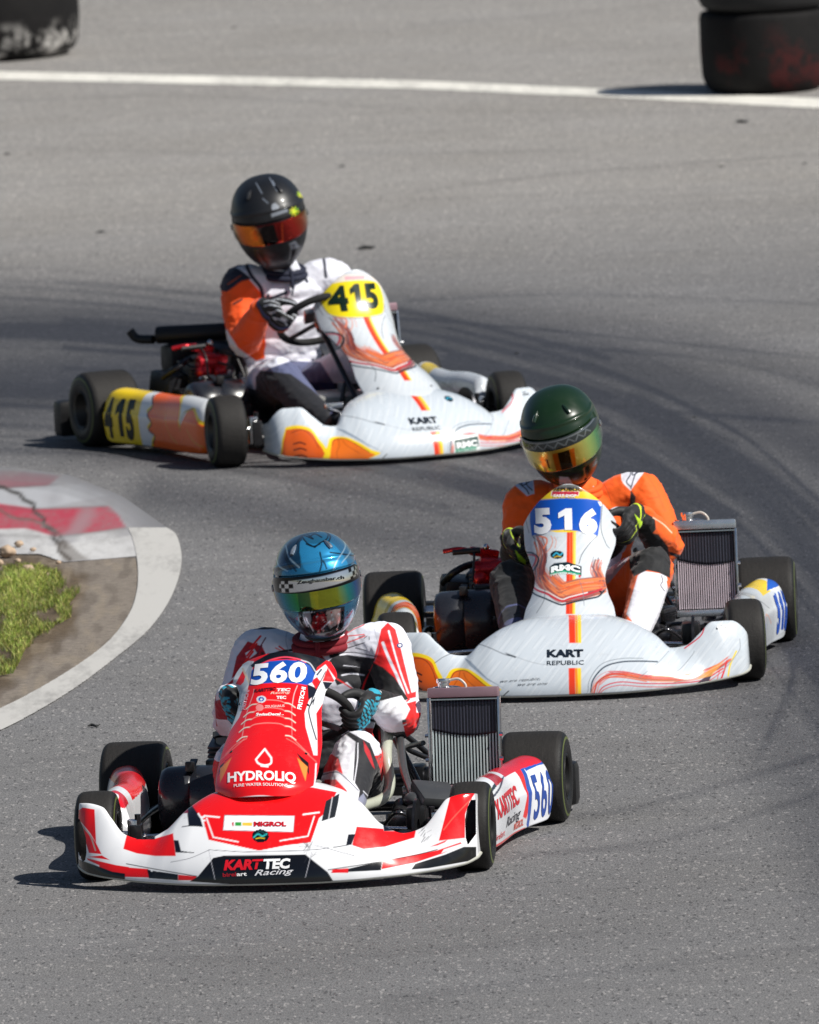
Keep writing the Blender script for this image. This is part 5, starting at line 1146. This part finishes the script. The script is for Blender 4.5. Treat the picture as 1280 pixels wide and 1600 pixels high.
def make_driver(k, label, J, suit, base, glove):
    """J: joints in kart metres"""
    X, Y, ph = POSE[k]; root = empty('person', (X, Y, 0), ph); tag(root, label, 'person', 'drivers of the karts')
    hands = []
    for s, nm in ((-1, 'L'), (1, 'R')):
        g, wr, dv = make_hand('glove', k, s, root, WHEEL[k], J['ang'+nm], J['elb'+nm], glove); hands.append(wr+dv*.035)
    B = Blobs(); pel, wa, ch, uc, nk = [np.array(J[x]) for x in ('pelvis', 'waist', 'chest', 'upper', 'neck')]
    B.ell(pel, (.175, .13, .115)); B.ell((pel+wa)/2, (.165, .125, .10)); B.ell(wa, (.158, .118, .095)); B.ell((wa+ch)/2, (.165, .122, .09)); B.ell(ch, (.178, .125, .11)); B.ell((ch+uc)/2, (.183, .12, .08)); B.ell(uc, (.175, .105, .07))
    B.limb([uc+np.array([0, .0, .02]), nk], [.085, .062])
    for s, nm, hw in ((-1, 'L', hands[0]), (1, 'R', hands[1])):
        sh, eb = np.array(J['sh'+nm]), np.array(J['elb'+nm]); B.limb([uc+np.array([s*.07, 0, .0]), sh*.75+uc*.25+np.array([0, 0, .012]), sh], [.075, .074, .076])
        B.limb([sh, sh*.5+eb*.5+np.array([s*.006, .01, 0]), eb], [.075, .066, .055]); B.limb([eb, eb*.55+hw*.45+np.array([0, 0, -.004]), hw], [.056, .053, .038])
        hp, kn, an = np.array(J['hip'+nm]), np.array(J['kn'+nm]), np.array(J['an'+nm]); B.limb([pel+np.array([s*.06, 0, 0]), hp, hp*.5+kn*.5+np.array([s*.006, 0, .008]), kn], [.11, .098, .086, .068]); B.limb([kn, kn*.5+an*.5+np.array([0, .012, -.01]), an], [.068, .062, .048])
    body = B.skin('body', .0050, 4, root)
    jt = [(J['elbL'], .09), (J['elbR'], .09), (J['knL'], .09), (J['knR'], .09), (J['waist'], .12), (J['shL'], .07), (J['shR'], .07), (J['hipL'], .1), (J['hipR'], .1), (hands[0], .05), (hands[1], .05)]
    wrinkle(body, [(np.array(c), r) for c, r in jt], .0052, k*7.3)
    md = body.modifiers.new('s', 'SUBSURF'); md.levels = 1; md.subdivision_type = 'CATMULL_CLARK'
    me = bpy.data.meshes.new_from_object(body.evaluated_get(bpy.context.evaluated_depsgraph_get())); body.modifiers.clear(); body.data = me; me.name = 'body'; me.polygons.foreach_set('use_smooth', np.ones(len(me.polygons), bool))
    V = verts(body.data); D = todraw((k, 'body'), V); p = Paint(D, base); p.aa = 1.3; p.V = V; p.Nn = norms(body.data); suit(p); setcol(body.data, p.c); body.data.materials.append(painted('suit_fabric', .75, 0, dirt=.06, cloth=True))
    m = MB(); a_ = np.linspace(0, 2*math.pi, 24, endpoint=False); c_ = nk*.62+uc*.38; m.tube([(c_[0]+.083*math.cos(t), c_[1]-.006+.078*math.sin(t), c_[2]+.004+.012*math.sin(t)) for t in a_], .0115, closed=True, smooth=0); m.tube([(c_[0]+.078*math.cos(t), c_[1]-.004+.074*math.sin(t), c_[2]+.024+.014*math.sin(t)) for t in a_], .011, closed=True, smooth=0)
    m.tube([(c_[0], c_[1]-.084, c_[2]+.02), (c_[0], c_[1]-.095, c_[2]-.04)], .008); m.build('collar', plain(('collar_red', 'collar_white', 'collar_navy')[k], ('#7a1020', '#e05a14', '#141a30')[k], .8, vs=60, bmp=.4), root)
    for s, nm in ((-1, 'L'), (1, 'R')):
        an = np.array(J['an'+nm]); B = Blobs(); B.limb([an+np.array([0, .01, -.005]), an+np.array([0, -.02, -.05])], [.05, .042]); B.limb([an+np.array([0, .03, -.07]), an+np.array([s*.01, -.06, -.035]), an+np.array([s*.012, -.14, .02])], [.032, .040, .030])
        f = B.skin('shoe', .004, 3, root); V = verts(f.data); q = Paint(V[:, :2], ('#1a2550', '#15161a', '#101218')[k]); setcol(f.data, q.c); f.data.materials.append(painted('shoe_leather', .5, 0, dirt=.1))
    return root, body

# ---- driver of 560
def suit0(p):
    V = p.V; front = p.Nn[:, 1] < .35; leg = (V[:, 1] < .16) & (V[:, 2] < .40) & (V[:, 0] > -.5) & (np.abs(V[:, 0]) < .28)
    p.put((V[:, 2] < .34) & (V[:, 1] > .05), '#15161c'); p.put((V[:, 2] < .30) & (V[:, 1] <= .05), RED)
    p.mask = front
    W_ = '#e6e6f0'
    up = ~leg & (V[:, 2] > .25); p.mask = front & up
    p.poly(c3((130, 900), (260, 680), (540, 700), (700, 700), (1050, 630), (1130, 700), (1230, 1100), (1200, 1300), (900, 1400), (600, 1200), (300, 900), (100, 1300)), W_)
    p.poly(c3((985, 800), (1005, 700), (1030, 660), (1060, 690), (1090, 830), (1150, 1110), (1110, 1090), (960, 900), (945, 890)), RED)
    p.poly(c3((975, 800), (1000, 690), (1040, 650), (1085, 690), (1120, 820), (1185, 1090), (1150, 1120), (1070, 990), (950, 890)), RED); p.line(c3((1010, 770), (1045, 860), (1100, 980), (1145, 1100)), 4.5, W_); p.line(c3((1045, 700), (1080, 830), (1120, 960), (1172, 1095)), 2.6, W_)
    p.poly(c3((1140, 1075), (1205, 1055), (1205, 1090), (1150, 1100)), RED); p.poly(c3((1150, 1125), (1205, 1110), (1210, 1260), (1150, 1330), (1100, 1200)), RED)
    p.poly(c3((940, 880), (1010, 915), (1080, 975), (1160, 1100), (1100, 1125), (970, 1125), (880, 1110), (865, 990)), BLK)
    p.line(c3((880, 1080), (905, 1000), (945, 900)), 3, RED)
    p.poly(c3((690, 880), (720, 850), (800, 840), (965, 862), (935, 930), (860, 910), (780, 900), (740, 960), (700, 950)), '#14151d'); p.line(c3((700, 850), (820, 825), (970, 850)), 1.5, '#20222c')
    for a, b in (((720, 800), (905, 730)), ((640, 850), (740, 830)), ((740, 820), (900, 770)), ((850, 800), (910, 815))): p.line(c3(a, b), 1.6, '#3a3c48' if a[0] > 735 else RED)
    p.line(c3((860, 640), (900, 660), (820, 700), (700, 790)), 1.6, RED); p.line(c3((380, 800), (480, 840), (620, 790), (740, 740), (900, 720)), 1.6, RED)
    p.line(c3((400, 790), (470, 840)), 2.5, RED)
    for x in (490, 530, 570, 640): p.line(c3((x, 800), (x-8, 850)), 4, RED)
    p.poly(c3((150, 850), (215, 760), (300, 790), (330, 850), (240, 900), (120, 980)), '#b01024'); p.poly(c3((200, 830), (250, 800), (270, 830), (215, 870)), W_)
    p.line(c3((300, 830), (330, 850), (420, 820), (600, 800), (700, 800)), 4, '#14151d'); p.poly(c3((330, 830), (480, 850), (640, 830), (700, 900), (500, 960), (300, 960)), '#9a1020'); p.poly(c3((560, 760), (600, 750), (600, 860), (560, 860)), RED); p.poly(c3((660, 740), (690, 730), (760, 850), (700, 860)), '#14151d')
    for i in range(4): p.line(c3((290-22*i, 730+45*i), (230-18*i, 800+45*i)), 3.2, RED); p.line(c3((320-22*i, 740+45*i), (290-20*i, 790+45*i)), 2., '#70203a')
    p.poly(c3((250, 690), (420, 650), (430, 680), (330, 690)), '#14151d')
    for q in (((960, 690), (985, 800), (960, 880)), ((450, 690), (440, 760), (470, 860)), ((610, 760), (615, 900)), ((640, 1000), (760, 980), (860, 1000))): p.line(c3(*q), .9, '#8a8ca0', a=.8)
    p.poly(c3((700, 930), (770, 905), (900, 915), (935, 935), (890, 1010), (860, 1060), (800, 1000), (740, 1020)), '#15161c'); p.line(c3((770, 960), (830, 950), (900, 960)), 2.4, W_); p.line(c3((720, 970), (770, 1000), (860, 1060)), 2.2, RED)
    for i in range(3): p.line(c3((870+30*i, 735+8*i), (905+12*i, 725+5*i)), 1.2, '#1c2030')
    # cuffs
    p.poly(c3((930, 1110), (1000, 1110), (1120, 1080), (1170, 1160), (1135, 1230), (1000, 1240), (930, 1240)), '#f0f0f6'); p.line(c3((940, 1225), (1060, 1248), (1140, 1228)), 4.5, '#14151d'); p.line(c3((940, 1252), (1060, 1272), (1150, 1248)), 2, '#f0f0f6')
    p.poly(c3((900, 1270), (1010, 1275), (1140, 1262), (1190, 1180), (1240, 1180), (1180, 1330), (1050, 1390), (950, 1350)), RED)
    p.poly(c3((20, 1080), (130, 980), (150, 1250), (30, 1260)), '#a01428'); p.poly(c3((30, 1060), (140, 1000), (140, 1070), (30, 1110)), W_)
    p.ell(c3((1110, 785))[0], 5, 4, '#2a3a68'); p.ell(c3((1110, 785))[0], 2.5, 2, W_)
    # legs
    p.mask = leg & (p.Nn[:, 1] < .6)
    p.poly(z2((60, 260), (130, 120), (300, 100), (480, 200), (560, 400), (600, 760), (60, 760)), '#17181e'); p.poly(z2((60, 320), (100, 260), (180, 150), (290, 130), (370, 190), (350, 480), (270, 440), (240, 300)), '#e9e9f0')
    p.poly(z2((60, 440), (130, 310), (190, 285), (240, 320), (275, 440), (220, 410), (60, 460)), RED); p.poly(z2((60, 470), (130, 430), (220, 405), (350, 480), (400, 560), (385, 660), (60, 760)), '#eaeaf0')
    p.line(z2((60, 470), (140, 440), (230, 420), (300, 470), (390, 560)), 1.5, '#20284a'); p.poly(z2((60, 500), (130, 485), (220, 475), (300, 555), (350, 690), (240, 740), (60, 760)), RED)
    p.line(z2((388, 200), (385, 330), (360, 500)), 1.4, '#e8e8f0'); p.poly(z2((430, 180), (480, 260), (520, 400), (500, 380), (440, 260)), '#b81020'); p.line(z2((430, 565), (480, 620), (510, 680)), 1.2, '#e8e8f0'); p.poly(z2((390, 620), (430, 580), (470, 660), (440, 690), (390, 690)), '#8a8ea4')
TEAL = '#1f9ab4'
def glove0(p, V, pt, wr, dv):
    d = (V-wr)@dv; P0 = pt(60, .05, 0); m = np.linalg.norm(V-pt(95, .048, 0), axis=1) < .047; p.put(m & ((V*[80, 90, 100]).sum(1) % 2 < 1.15), TEAL); p.put(d > .030, TEAL); p.put((d > .012) & (d < .020), '#d8e4e8')
    p.put((d > -.03) & (d < .005) & ((V[:, 2]*120+V[:, 0]*60) % 2 < 1.2), TEAL)
def hp0(p):
    AE = p.AE; m = np.ones(len(p.c), bool)
    p.poly(c3((345, 300), (360, 180), (500, 90), (640, 85), (640, 120), (540, 140), (520, 230), (530, 330), (420, 350), (400, 420)), '#16425f'); p.poly(c3((640, 85), (760, 130), (880, 260), (870, 420), (820, 340), (700, 330), (700, 160)), '#3b7ca6')
    p.poly(c3((520, 240), (530, 170), (600, 190), (700, 180), (770, 250), (800, 320), (690, 345), (560, 350)), '#34a0d8', True)
    for pts in (((500, 190), (540, 140), (600, 160), (560, 120), (620, 100)), ((560, 190), (600, 205), (640, 190)), ((610, 210), (640, 185), (680, 160), (690, 130)), ((520, 120), (560, 180), (610, 210)), ((650, 105), (700, 140), (690, 180)), ((575, 150), (610, 130), (650, 150)), ((540, 100), (580, 115), (540, 130))): p.line(c3(*pts), 2.2, '#07202e')
    for pts in (((640, 350), (650, 300), (640, 240)), ((680, 335), (660, 290)), ((470, 340), (430, 250), (470, 180)), ((500, 350), (450, 280), (440, 220)), ((400, 350), (390, 280), (430, 200)), ((700, 240), (780, 250), (860, 260))): p.line(c3(*pts), 2.2, '#081822')
    for pts in (((750, 130), (790, 200), (740, 290), (720, 340)), ((800, 170), (820, 230), (770, 300)), ((440, 200), (460, 270), (520, 330)), ((380, 260), (400, 320), (450, 350))): p.line(c3(*pts), 1.8, '#b8d8e8', a=.8)
    p.poly(c3((370, 560), (520, 560), (520, 720), (420, 690)), '#3a7f9c'); p.poly(c3((780, 540), (890, 480), (860, 640), (790, 700)), '#2a7098')
    # chin bar, its mirror reflections painted on as patches of colour
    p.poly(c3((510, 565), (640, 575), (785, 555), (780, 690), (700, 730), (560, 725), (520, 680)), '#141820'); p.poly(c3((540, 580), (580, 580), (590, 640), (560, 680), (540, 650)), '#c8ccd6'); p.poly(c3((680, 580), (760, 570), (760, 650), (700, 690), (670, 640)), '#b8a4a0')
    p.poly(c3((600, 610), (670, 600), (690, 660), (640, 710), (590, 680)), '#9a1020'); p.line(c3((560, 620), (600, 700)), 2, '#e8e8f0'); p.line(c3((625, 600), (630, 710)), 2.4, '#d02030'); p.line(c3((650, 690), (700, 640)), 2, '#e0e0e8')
    r = random.Random(2)
    for i in range(26): x, y = r.uniform(560, 760), r.uniform(590, 720); p.ell(c3((x, y))[0], r.uniform(.8, 2.4), r.uniform(.8, 2), r.choice(['#d8d8e0', '#c01828', '#0a0a10', '#e8b0a8']))
    for i in range(14): x, y = 800+(i % 5)*14+r.uniform(-3, 3), 590+(i//5)*16; p.ell(c3((x, y))[0], 1.1, 1.1, '#0e2a3a')
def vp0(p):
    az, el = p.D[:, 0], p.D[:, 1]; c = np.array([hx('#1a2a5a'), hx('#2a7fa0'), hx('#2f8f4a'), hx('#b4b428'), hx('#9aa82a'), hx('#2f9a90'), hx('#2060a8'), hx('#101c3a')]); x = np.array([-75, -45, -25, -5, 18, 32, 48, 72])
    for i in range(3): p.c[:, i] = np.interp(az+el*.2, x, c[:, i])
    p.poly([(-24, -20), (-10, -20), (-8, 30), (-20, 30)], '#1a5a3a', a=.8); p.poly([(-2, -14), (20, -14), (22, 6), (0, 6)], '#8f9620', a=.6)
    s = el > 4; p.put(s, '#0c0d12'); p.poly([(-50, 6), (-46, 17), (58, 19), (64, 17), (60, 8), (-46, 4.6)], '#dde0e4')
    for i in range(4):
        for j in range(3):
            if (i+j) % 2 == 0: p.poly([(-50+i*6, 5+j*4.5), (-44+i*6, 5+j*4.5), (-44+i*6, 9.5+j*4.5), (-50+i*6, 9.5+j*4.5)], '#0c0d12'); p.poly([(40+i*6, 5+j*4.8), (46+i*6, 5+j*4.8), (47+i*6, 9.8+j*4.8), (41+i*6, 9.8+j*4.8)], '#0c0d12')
J0 = dict(pelvis=(0, .29, .165), waist=(.0, .31, .29), chest=(.01, .285, .42), upper=(.015, .265, .53), neck=(.02, .23, .62), shL=(-.185, .265, .565), shR=(.21, .255, .575), elbL=(-.245, .13, .385), elbR=(.265, .14, .375),
          angL=8, angR=-2, hipL=(-.10, .20, .17), knL=(-.20, -.13, .28), anL=(-.16, -.46, .14), hipR=(.10, .20, .18), knR=(.165, -.12, .30), anR=(.15, -.46, .14))
d0, body0 = make_driver(0, 'driver in white, red and black racing suit with metallic blue helmet, steering the leading kart', J0, suit0, '#e4e4ee', glove0)
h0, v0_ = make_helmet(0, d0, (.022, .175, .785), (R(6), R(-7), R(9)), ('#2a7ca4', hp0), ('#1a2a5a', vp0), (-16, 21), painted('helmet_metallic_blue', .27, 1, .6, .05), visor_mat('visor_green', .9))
decal('lettering', v0_, bvh_of(v0_), (0, 'body'), 'Zeughausbar.ch', c3((505, 427))[0], c3((780, 395))[0], 5.4, '#0c1018', bold=.03, off=.0028)

# ---- driver of 516
ORNG = '#fa6208'
def suit1(p):
    V = p.V; p.mask = (p.Nn[:, 1] < .35) & (V[:, 2] > .25)
    p.poly(c6((150, 655), (200, 620), (272, 592), (280, 720), (240, 735), (200, 700)), '#c8d2ea'); p.poly(c6((800, 545), (930, 560), (935, 585), (850, 700), (795, 640)), '#dcdce8')
    for pts in (((180, 650), (230, 690), (250, 720)), ((200, 630), (215, 670), (265, 640)), ((255, 600), (235, 660), (270, 700)), ((825, 560), (850, 600), (825, 650), (850, 680)), ((870, 560), (860, 610), (900, 590)), ((920, 565), (880, 600), (850, 690))): p.line(c6(*pts), 1.8, '#1c2438')
    p.line(c6((270, 592), (280, 720)), 1.6, '#e8e8f0'); p.line(c6((800, 545), (800, 640), (850, 700)), 1.6, '#f0f0f6'); p.line(c6((680, 500), (800, 545)), 2, '#f0f0f6'); p.line(c6((680, 640), (720, 720), (740, 790)), .9, '#b04408'); p.line(c6((940, 600), (1000, 700), (1050, 820)), .8, '#b04408', a=.7); p.line(c6((870, 800), (930, 760), (1010, 740)), .8, '#a03c08', a=.7); p.line(c6((630, 680), (640, 760)), 1.6, '#e8e0e0')
    p.poly(c6((850, 700), (880, 740), (870, 800), (840, 830), (845, 760)), '#2a2628'); p.poly(c6((840, 780), (990, 865), (995, 930), (960, 975), (880, 1000), (820, 900)), '#141416')
    p.line(c6((980, 862), (1040, 900), (1090, 950)), 1.8, '#f6c8a8'); p.poly(c6((1070, 1060), (1140, 1080), (1150, 1110), (1080, 1080)), '#20222a')
    p.mask = (V[:, 1] < .22) & (V[:, 2] < .46)
    p.poly(c5((150, 480), (190, 300), (330, 170), (370, 260), (330, 330), (240, 440)), '#b2b4ca'); p.poly(c5((190, 350), (230, 320), (250, 330), (225, 360), (270, 350), (260, 390), (220, 400)), '#f2f2f8'); p.poly(c5((330, 600), (390, 400), (420, 375), (540, 395), (565, 520), (490, 700), (430, 720)), '#ecebf4'); p.poly(c5((290, 620), (340, 430), (385, 410), (330, 590)), ORNG)
    p.line(c5((545, 430), (555, 520), (500, 680)), 2.5, ORNG)
    p.poly(c5((345, 300), (380, 200), (430, 170), (500, 185), (550, 250), (565, 330), (560, 415), (500, 385), (440, 372), (370, 405), (350, 360)), '#101114'); p.line(c5((372, 238), (432, 205)), 1.6, '#70747c'); p.line(c5((376, 245), (436, 212)), 1., '#a0a4ac'); p.line(c5((515, 400), (520, 430), (510, 450), (530, 480)), 1.6, '#1c1e2c')
    p.mask = (V[:, 0] < -.03) & (V[:, 1] < .15) & (V[:, 2] < .44); kn = np.array([-.20, -.12, .32]); d = np.linalg.norm(V-kn, axis=1); p.put(V[:, 0] < 9, '#101114'); p.put((V[:, 1] < -.33), '#4a5078')
    p.put((V[:, 1] < -.34) & (V[:, 1] > -.40), '#141824')
def glove1(p, V, pt, wr, dv):
    d = (V-wr)@dv; p.put((d > .008) & (d < .016), '#c8e020'); p.put((d > -.022) & (d < -.016), '#c8e020'); p.put((d > .03) & ((V[:, 2]*150) % 2 < .8) & (d < .05), '#b4d020'); p.put((d > .020) & (d < .024), '#e8e8e8')
    p.line(c6((780, 790), (735, 810)), 1.6, '#d8dce4'); p.line(c6((740, 890), (775, 882)), 1.8, '#e8eaee'); p.poly(c6((870, 840), (930, 900), (920, 965), (905, 960), (895, 900)), '#b8e018'); p.line(c6((140, 900), (150, 960), (200, 1040)), 1.4, '#b4d020'); p.poly(c6((170, 1050), (230, 1110), (235, 1140), (190, 1110)), '#a8d818')
def hp1(p): 
    p.put(p.AE[:, 1] > 200, '#000000'); p.poly(c6((430, 620), (480, 620), (520, 680), (430, 670)), '#b8b8c8'); p.poly(c6((560, 640), (600, 600), (660, 560), (650, 600), (580, 660)), '#0a100c'); p.line(c6((340, 590), (480, 620), (600, 570), (660, 500)), 1.5, '#0a120c')
    p.line(c6((420, 600), (530, 605)), 4, '#14161a')
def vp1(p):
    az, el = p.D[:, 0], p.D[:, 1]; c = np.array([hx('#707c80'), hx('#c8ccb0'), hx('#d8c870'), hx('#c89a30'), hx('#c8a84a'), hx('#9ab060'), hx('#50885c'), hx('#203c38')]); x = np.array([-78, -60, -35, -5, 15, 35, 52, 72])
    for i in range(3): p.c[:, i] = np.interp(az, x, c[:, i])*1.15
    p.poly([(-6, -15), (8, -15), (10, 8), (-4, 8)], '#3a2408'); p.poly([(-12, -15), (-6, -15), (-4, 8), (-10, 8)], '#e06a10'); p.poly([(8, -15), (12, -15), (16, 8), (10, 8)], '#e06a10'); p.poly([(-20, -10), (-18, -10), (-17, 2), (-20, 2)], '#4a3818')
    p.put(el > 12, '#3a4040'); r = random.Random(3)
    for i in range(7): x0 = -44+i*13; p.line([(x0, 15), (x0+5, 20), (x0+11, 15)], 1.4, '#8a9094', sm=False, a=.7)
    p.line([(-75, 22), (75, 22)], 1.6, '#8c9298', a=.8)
J1 = dict(pelvis=(.01, .28, .155), waist=(.02, .30, .27), chest=(.03, .28, .40), upper=(.03, .255, .49), neck=(.0, .21, .57), shL=(-.155, .255, .505), shR=(.225, .245, .525), elbL=(-.175, .14, .34), elbR=(.30, .12, .375),
          angL=-12, angR=18, hipL=(-.10, .19, .16), knL=(-.20, -.12, .30), anL=(-.17, -.46, .14), hipR=(.11, .19, .18), knR=(.262, -.13, .33), anR=(.20, -.46, .15))
d1, body1 = make_driver(1, 'driver in bright orange racing suit and dark green helmet, gripping the wheel', J1, suit1, ORNG, glove1)
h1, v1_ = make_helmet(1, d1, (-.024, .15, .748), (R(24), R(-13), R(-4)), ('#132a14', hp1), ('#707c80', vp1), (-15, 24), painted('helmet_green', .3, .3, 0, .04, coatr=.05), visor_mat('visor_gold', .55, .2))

# ---- driver of 415
def suit2(p):
    V = p.V; NV = '#131a30'; p.mask = (p.Nn[:, 1] < .45)|(p.Nn[:, 0] < -.1); nm = p.mask.copy()
    arm = (V[:, 0] < -.09)
    p.mask = nm & arm & (V[:, 2] > .27); p.poly(c7((60, 830), (90, 790), (240, 780), (330, 880), (375, 960), (380, 1060), (600, 1060), (640, 1120), (540, 1190), (400, 1310), (300, 1340), (180, 1250), (60, 1060)), '#f4560a')
    p.mask = nm & (V[:, 2] > .30); p.poly(c7((60, 790), (130, 700), (190, 730), (270, 790), (200, 810), (105, 880), (60, 870)), NV); p.line(c7((225, 670), (262, 760), (330, 850), (362, 930), (500, 885)), 5.5, NV); p.line(c7((130, 720), (230, 690)), 3, '#3a4068')
    p.line(c7((400, 755), (515, 772)), 4.5, NV); p.line(c7((380, 900), (380, 940), (500, 925)), 4, NV); p.line(c7((575, 740), (620, 780), (640, 810)), 5, NV); p.line(c7((655, 580), (690, 615), (745, 640), (765, 780)), 4.5, NV); p.poly(c7((745, 570), (780, 580), (840, 630), (760, 640)), ORNG); p.line(c7((560, 760), (540, 900)), 3.5, NV)
    p.poly(c7((200, 580), (270, 570), (300, 640), (420, 720), (560, 760), (520, 700), (400, 650)), NV)
    p.line(c7((150, 960), (205, 930)), 3.5, '#2a1a14'); p.line(c7((110, 830), (200, 770)), 1.2, '#c05018')
    p.mask = nm & (V[:, 2] < .34); p.put(V[:, 2] < .215, NV); p.poly(c8((0, 470), (60, 430), (150, 400), (280, 405), (340, 500), (370, 600), (300, 680), (0, 680)), '#2a3768', a=.9); p.poly(c8((0, 470), (20, 440), (150, 455), (240, 520), (330, 600), (300, 700), (0, 700)), '#0a0d18')
    p.line(c8((0, 450), (80, 405), (160, 395)), 2.5, '#d8dcec')
def glove2(p, V, pt, wr, dv):
    d = (V-wr)@dv; p.put((d > .01), '#c8481a'); p.put((d < -.03) & ((V*[60, 50, 70]).sum(1) % 2 < .45), '#c8ccd4'); p.put((d > -.015) & (d < -.005), '#2a3a70')
def hp2(p):
    p.poly(c7((405, 300), (430, 290), (455, 320), (420, 335), (405, 330)), '#8a8f98', True); p.poly(c7((400, 360), (505, 325), (515, 345), (405, 385)), '#7f858e'); r = random.Random(6)
    for a, b in (((300, 155), (340, 225)), ((390, 120), (440, 210)), ((345, 260), (380, 290)), ((410, 140), (430, 180))): p.line(c7(a, b), 1.3, '#8a94a4', a=.7)
    for cx, cy, n in ((600, 225, 3.4), (556, 345, 4.2)):
        for i in range(9):
            a = i*.7; q = c7((cx, cy))[0]; p.line([q, (q[0]+n*1.7*math.cos(a), q[1]+n*1.7*math.sin(a))], 1.5, r.choice(['#b8d820', '#e8e838', '#7fb81c']))
    p.poly(c7((520, 560), (560, 540), (590, 580), (540, 600)), '#6a6e78'); p.line(c7((560, 690), (620, 650)), 4, '#9a9ca6')
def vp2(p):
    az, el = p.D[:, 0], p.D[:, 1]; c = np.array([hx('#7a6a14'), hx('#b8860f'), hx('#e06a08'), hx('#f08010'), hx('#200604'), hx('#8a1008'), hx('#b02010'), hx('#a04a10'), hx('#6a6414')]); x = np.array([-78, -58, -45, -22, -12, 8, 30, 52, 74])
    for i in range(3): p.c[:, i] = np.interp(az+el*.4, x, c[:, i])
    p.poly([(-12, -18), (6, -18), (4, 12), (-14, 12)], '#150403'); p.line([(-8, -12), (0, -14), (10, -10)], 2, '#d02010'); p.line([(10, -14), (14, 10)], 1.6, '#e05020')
J2 = dict(pelvis=(.0, .28, .17), waist=(.01, .30, .30), chest=(.02, .275, .43), upper=(.02, .25, .545), neck=(-.01, .215, .64), shL=(-.16, .245, .575), shR=(.20, .23, .575), elbL=(-.19, .155, .385), elbR=(.30, .08, .46),
          angL=12, angR=0, hipL=(-.10, .19, .18), knL=(-.17, -.13, .27), anL=(-.14, -.46, .13), hipR=(.10, .19, .18), knR=(.19, -.12, .30), anR=(.16, -.46, .14))
d2, body2 = make_driver(2, 'driver in white suit with orange sleeve and matt black helmet, leaning sideways', J2, suit2, '#dcdde8', glove2)
h2, v2_ = make_helmet(2, d2, (-.060, .18, .822), (R(14), R(-9), R(-22)), ('#17181b', hp2), ('#7a6a14', vp2), (-13, 13), painted('helmet_matt_black', .42, .1, 0, .05), visor_mat('visor_red', .9), 1.07)
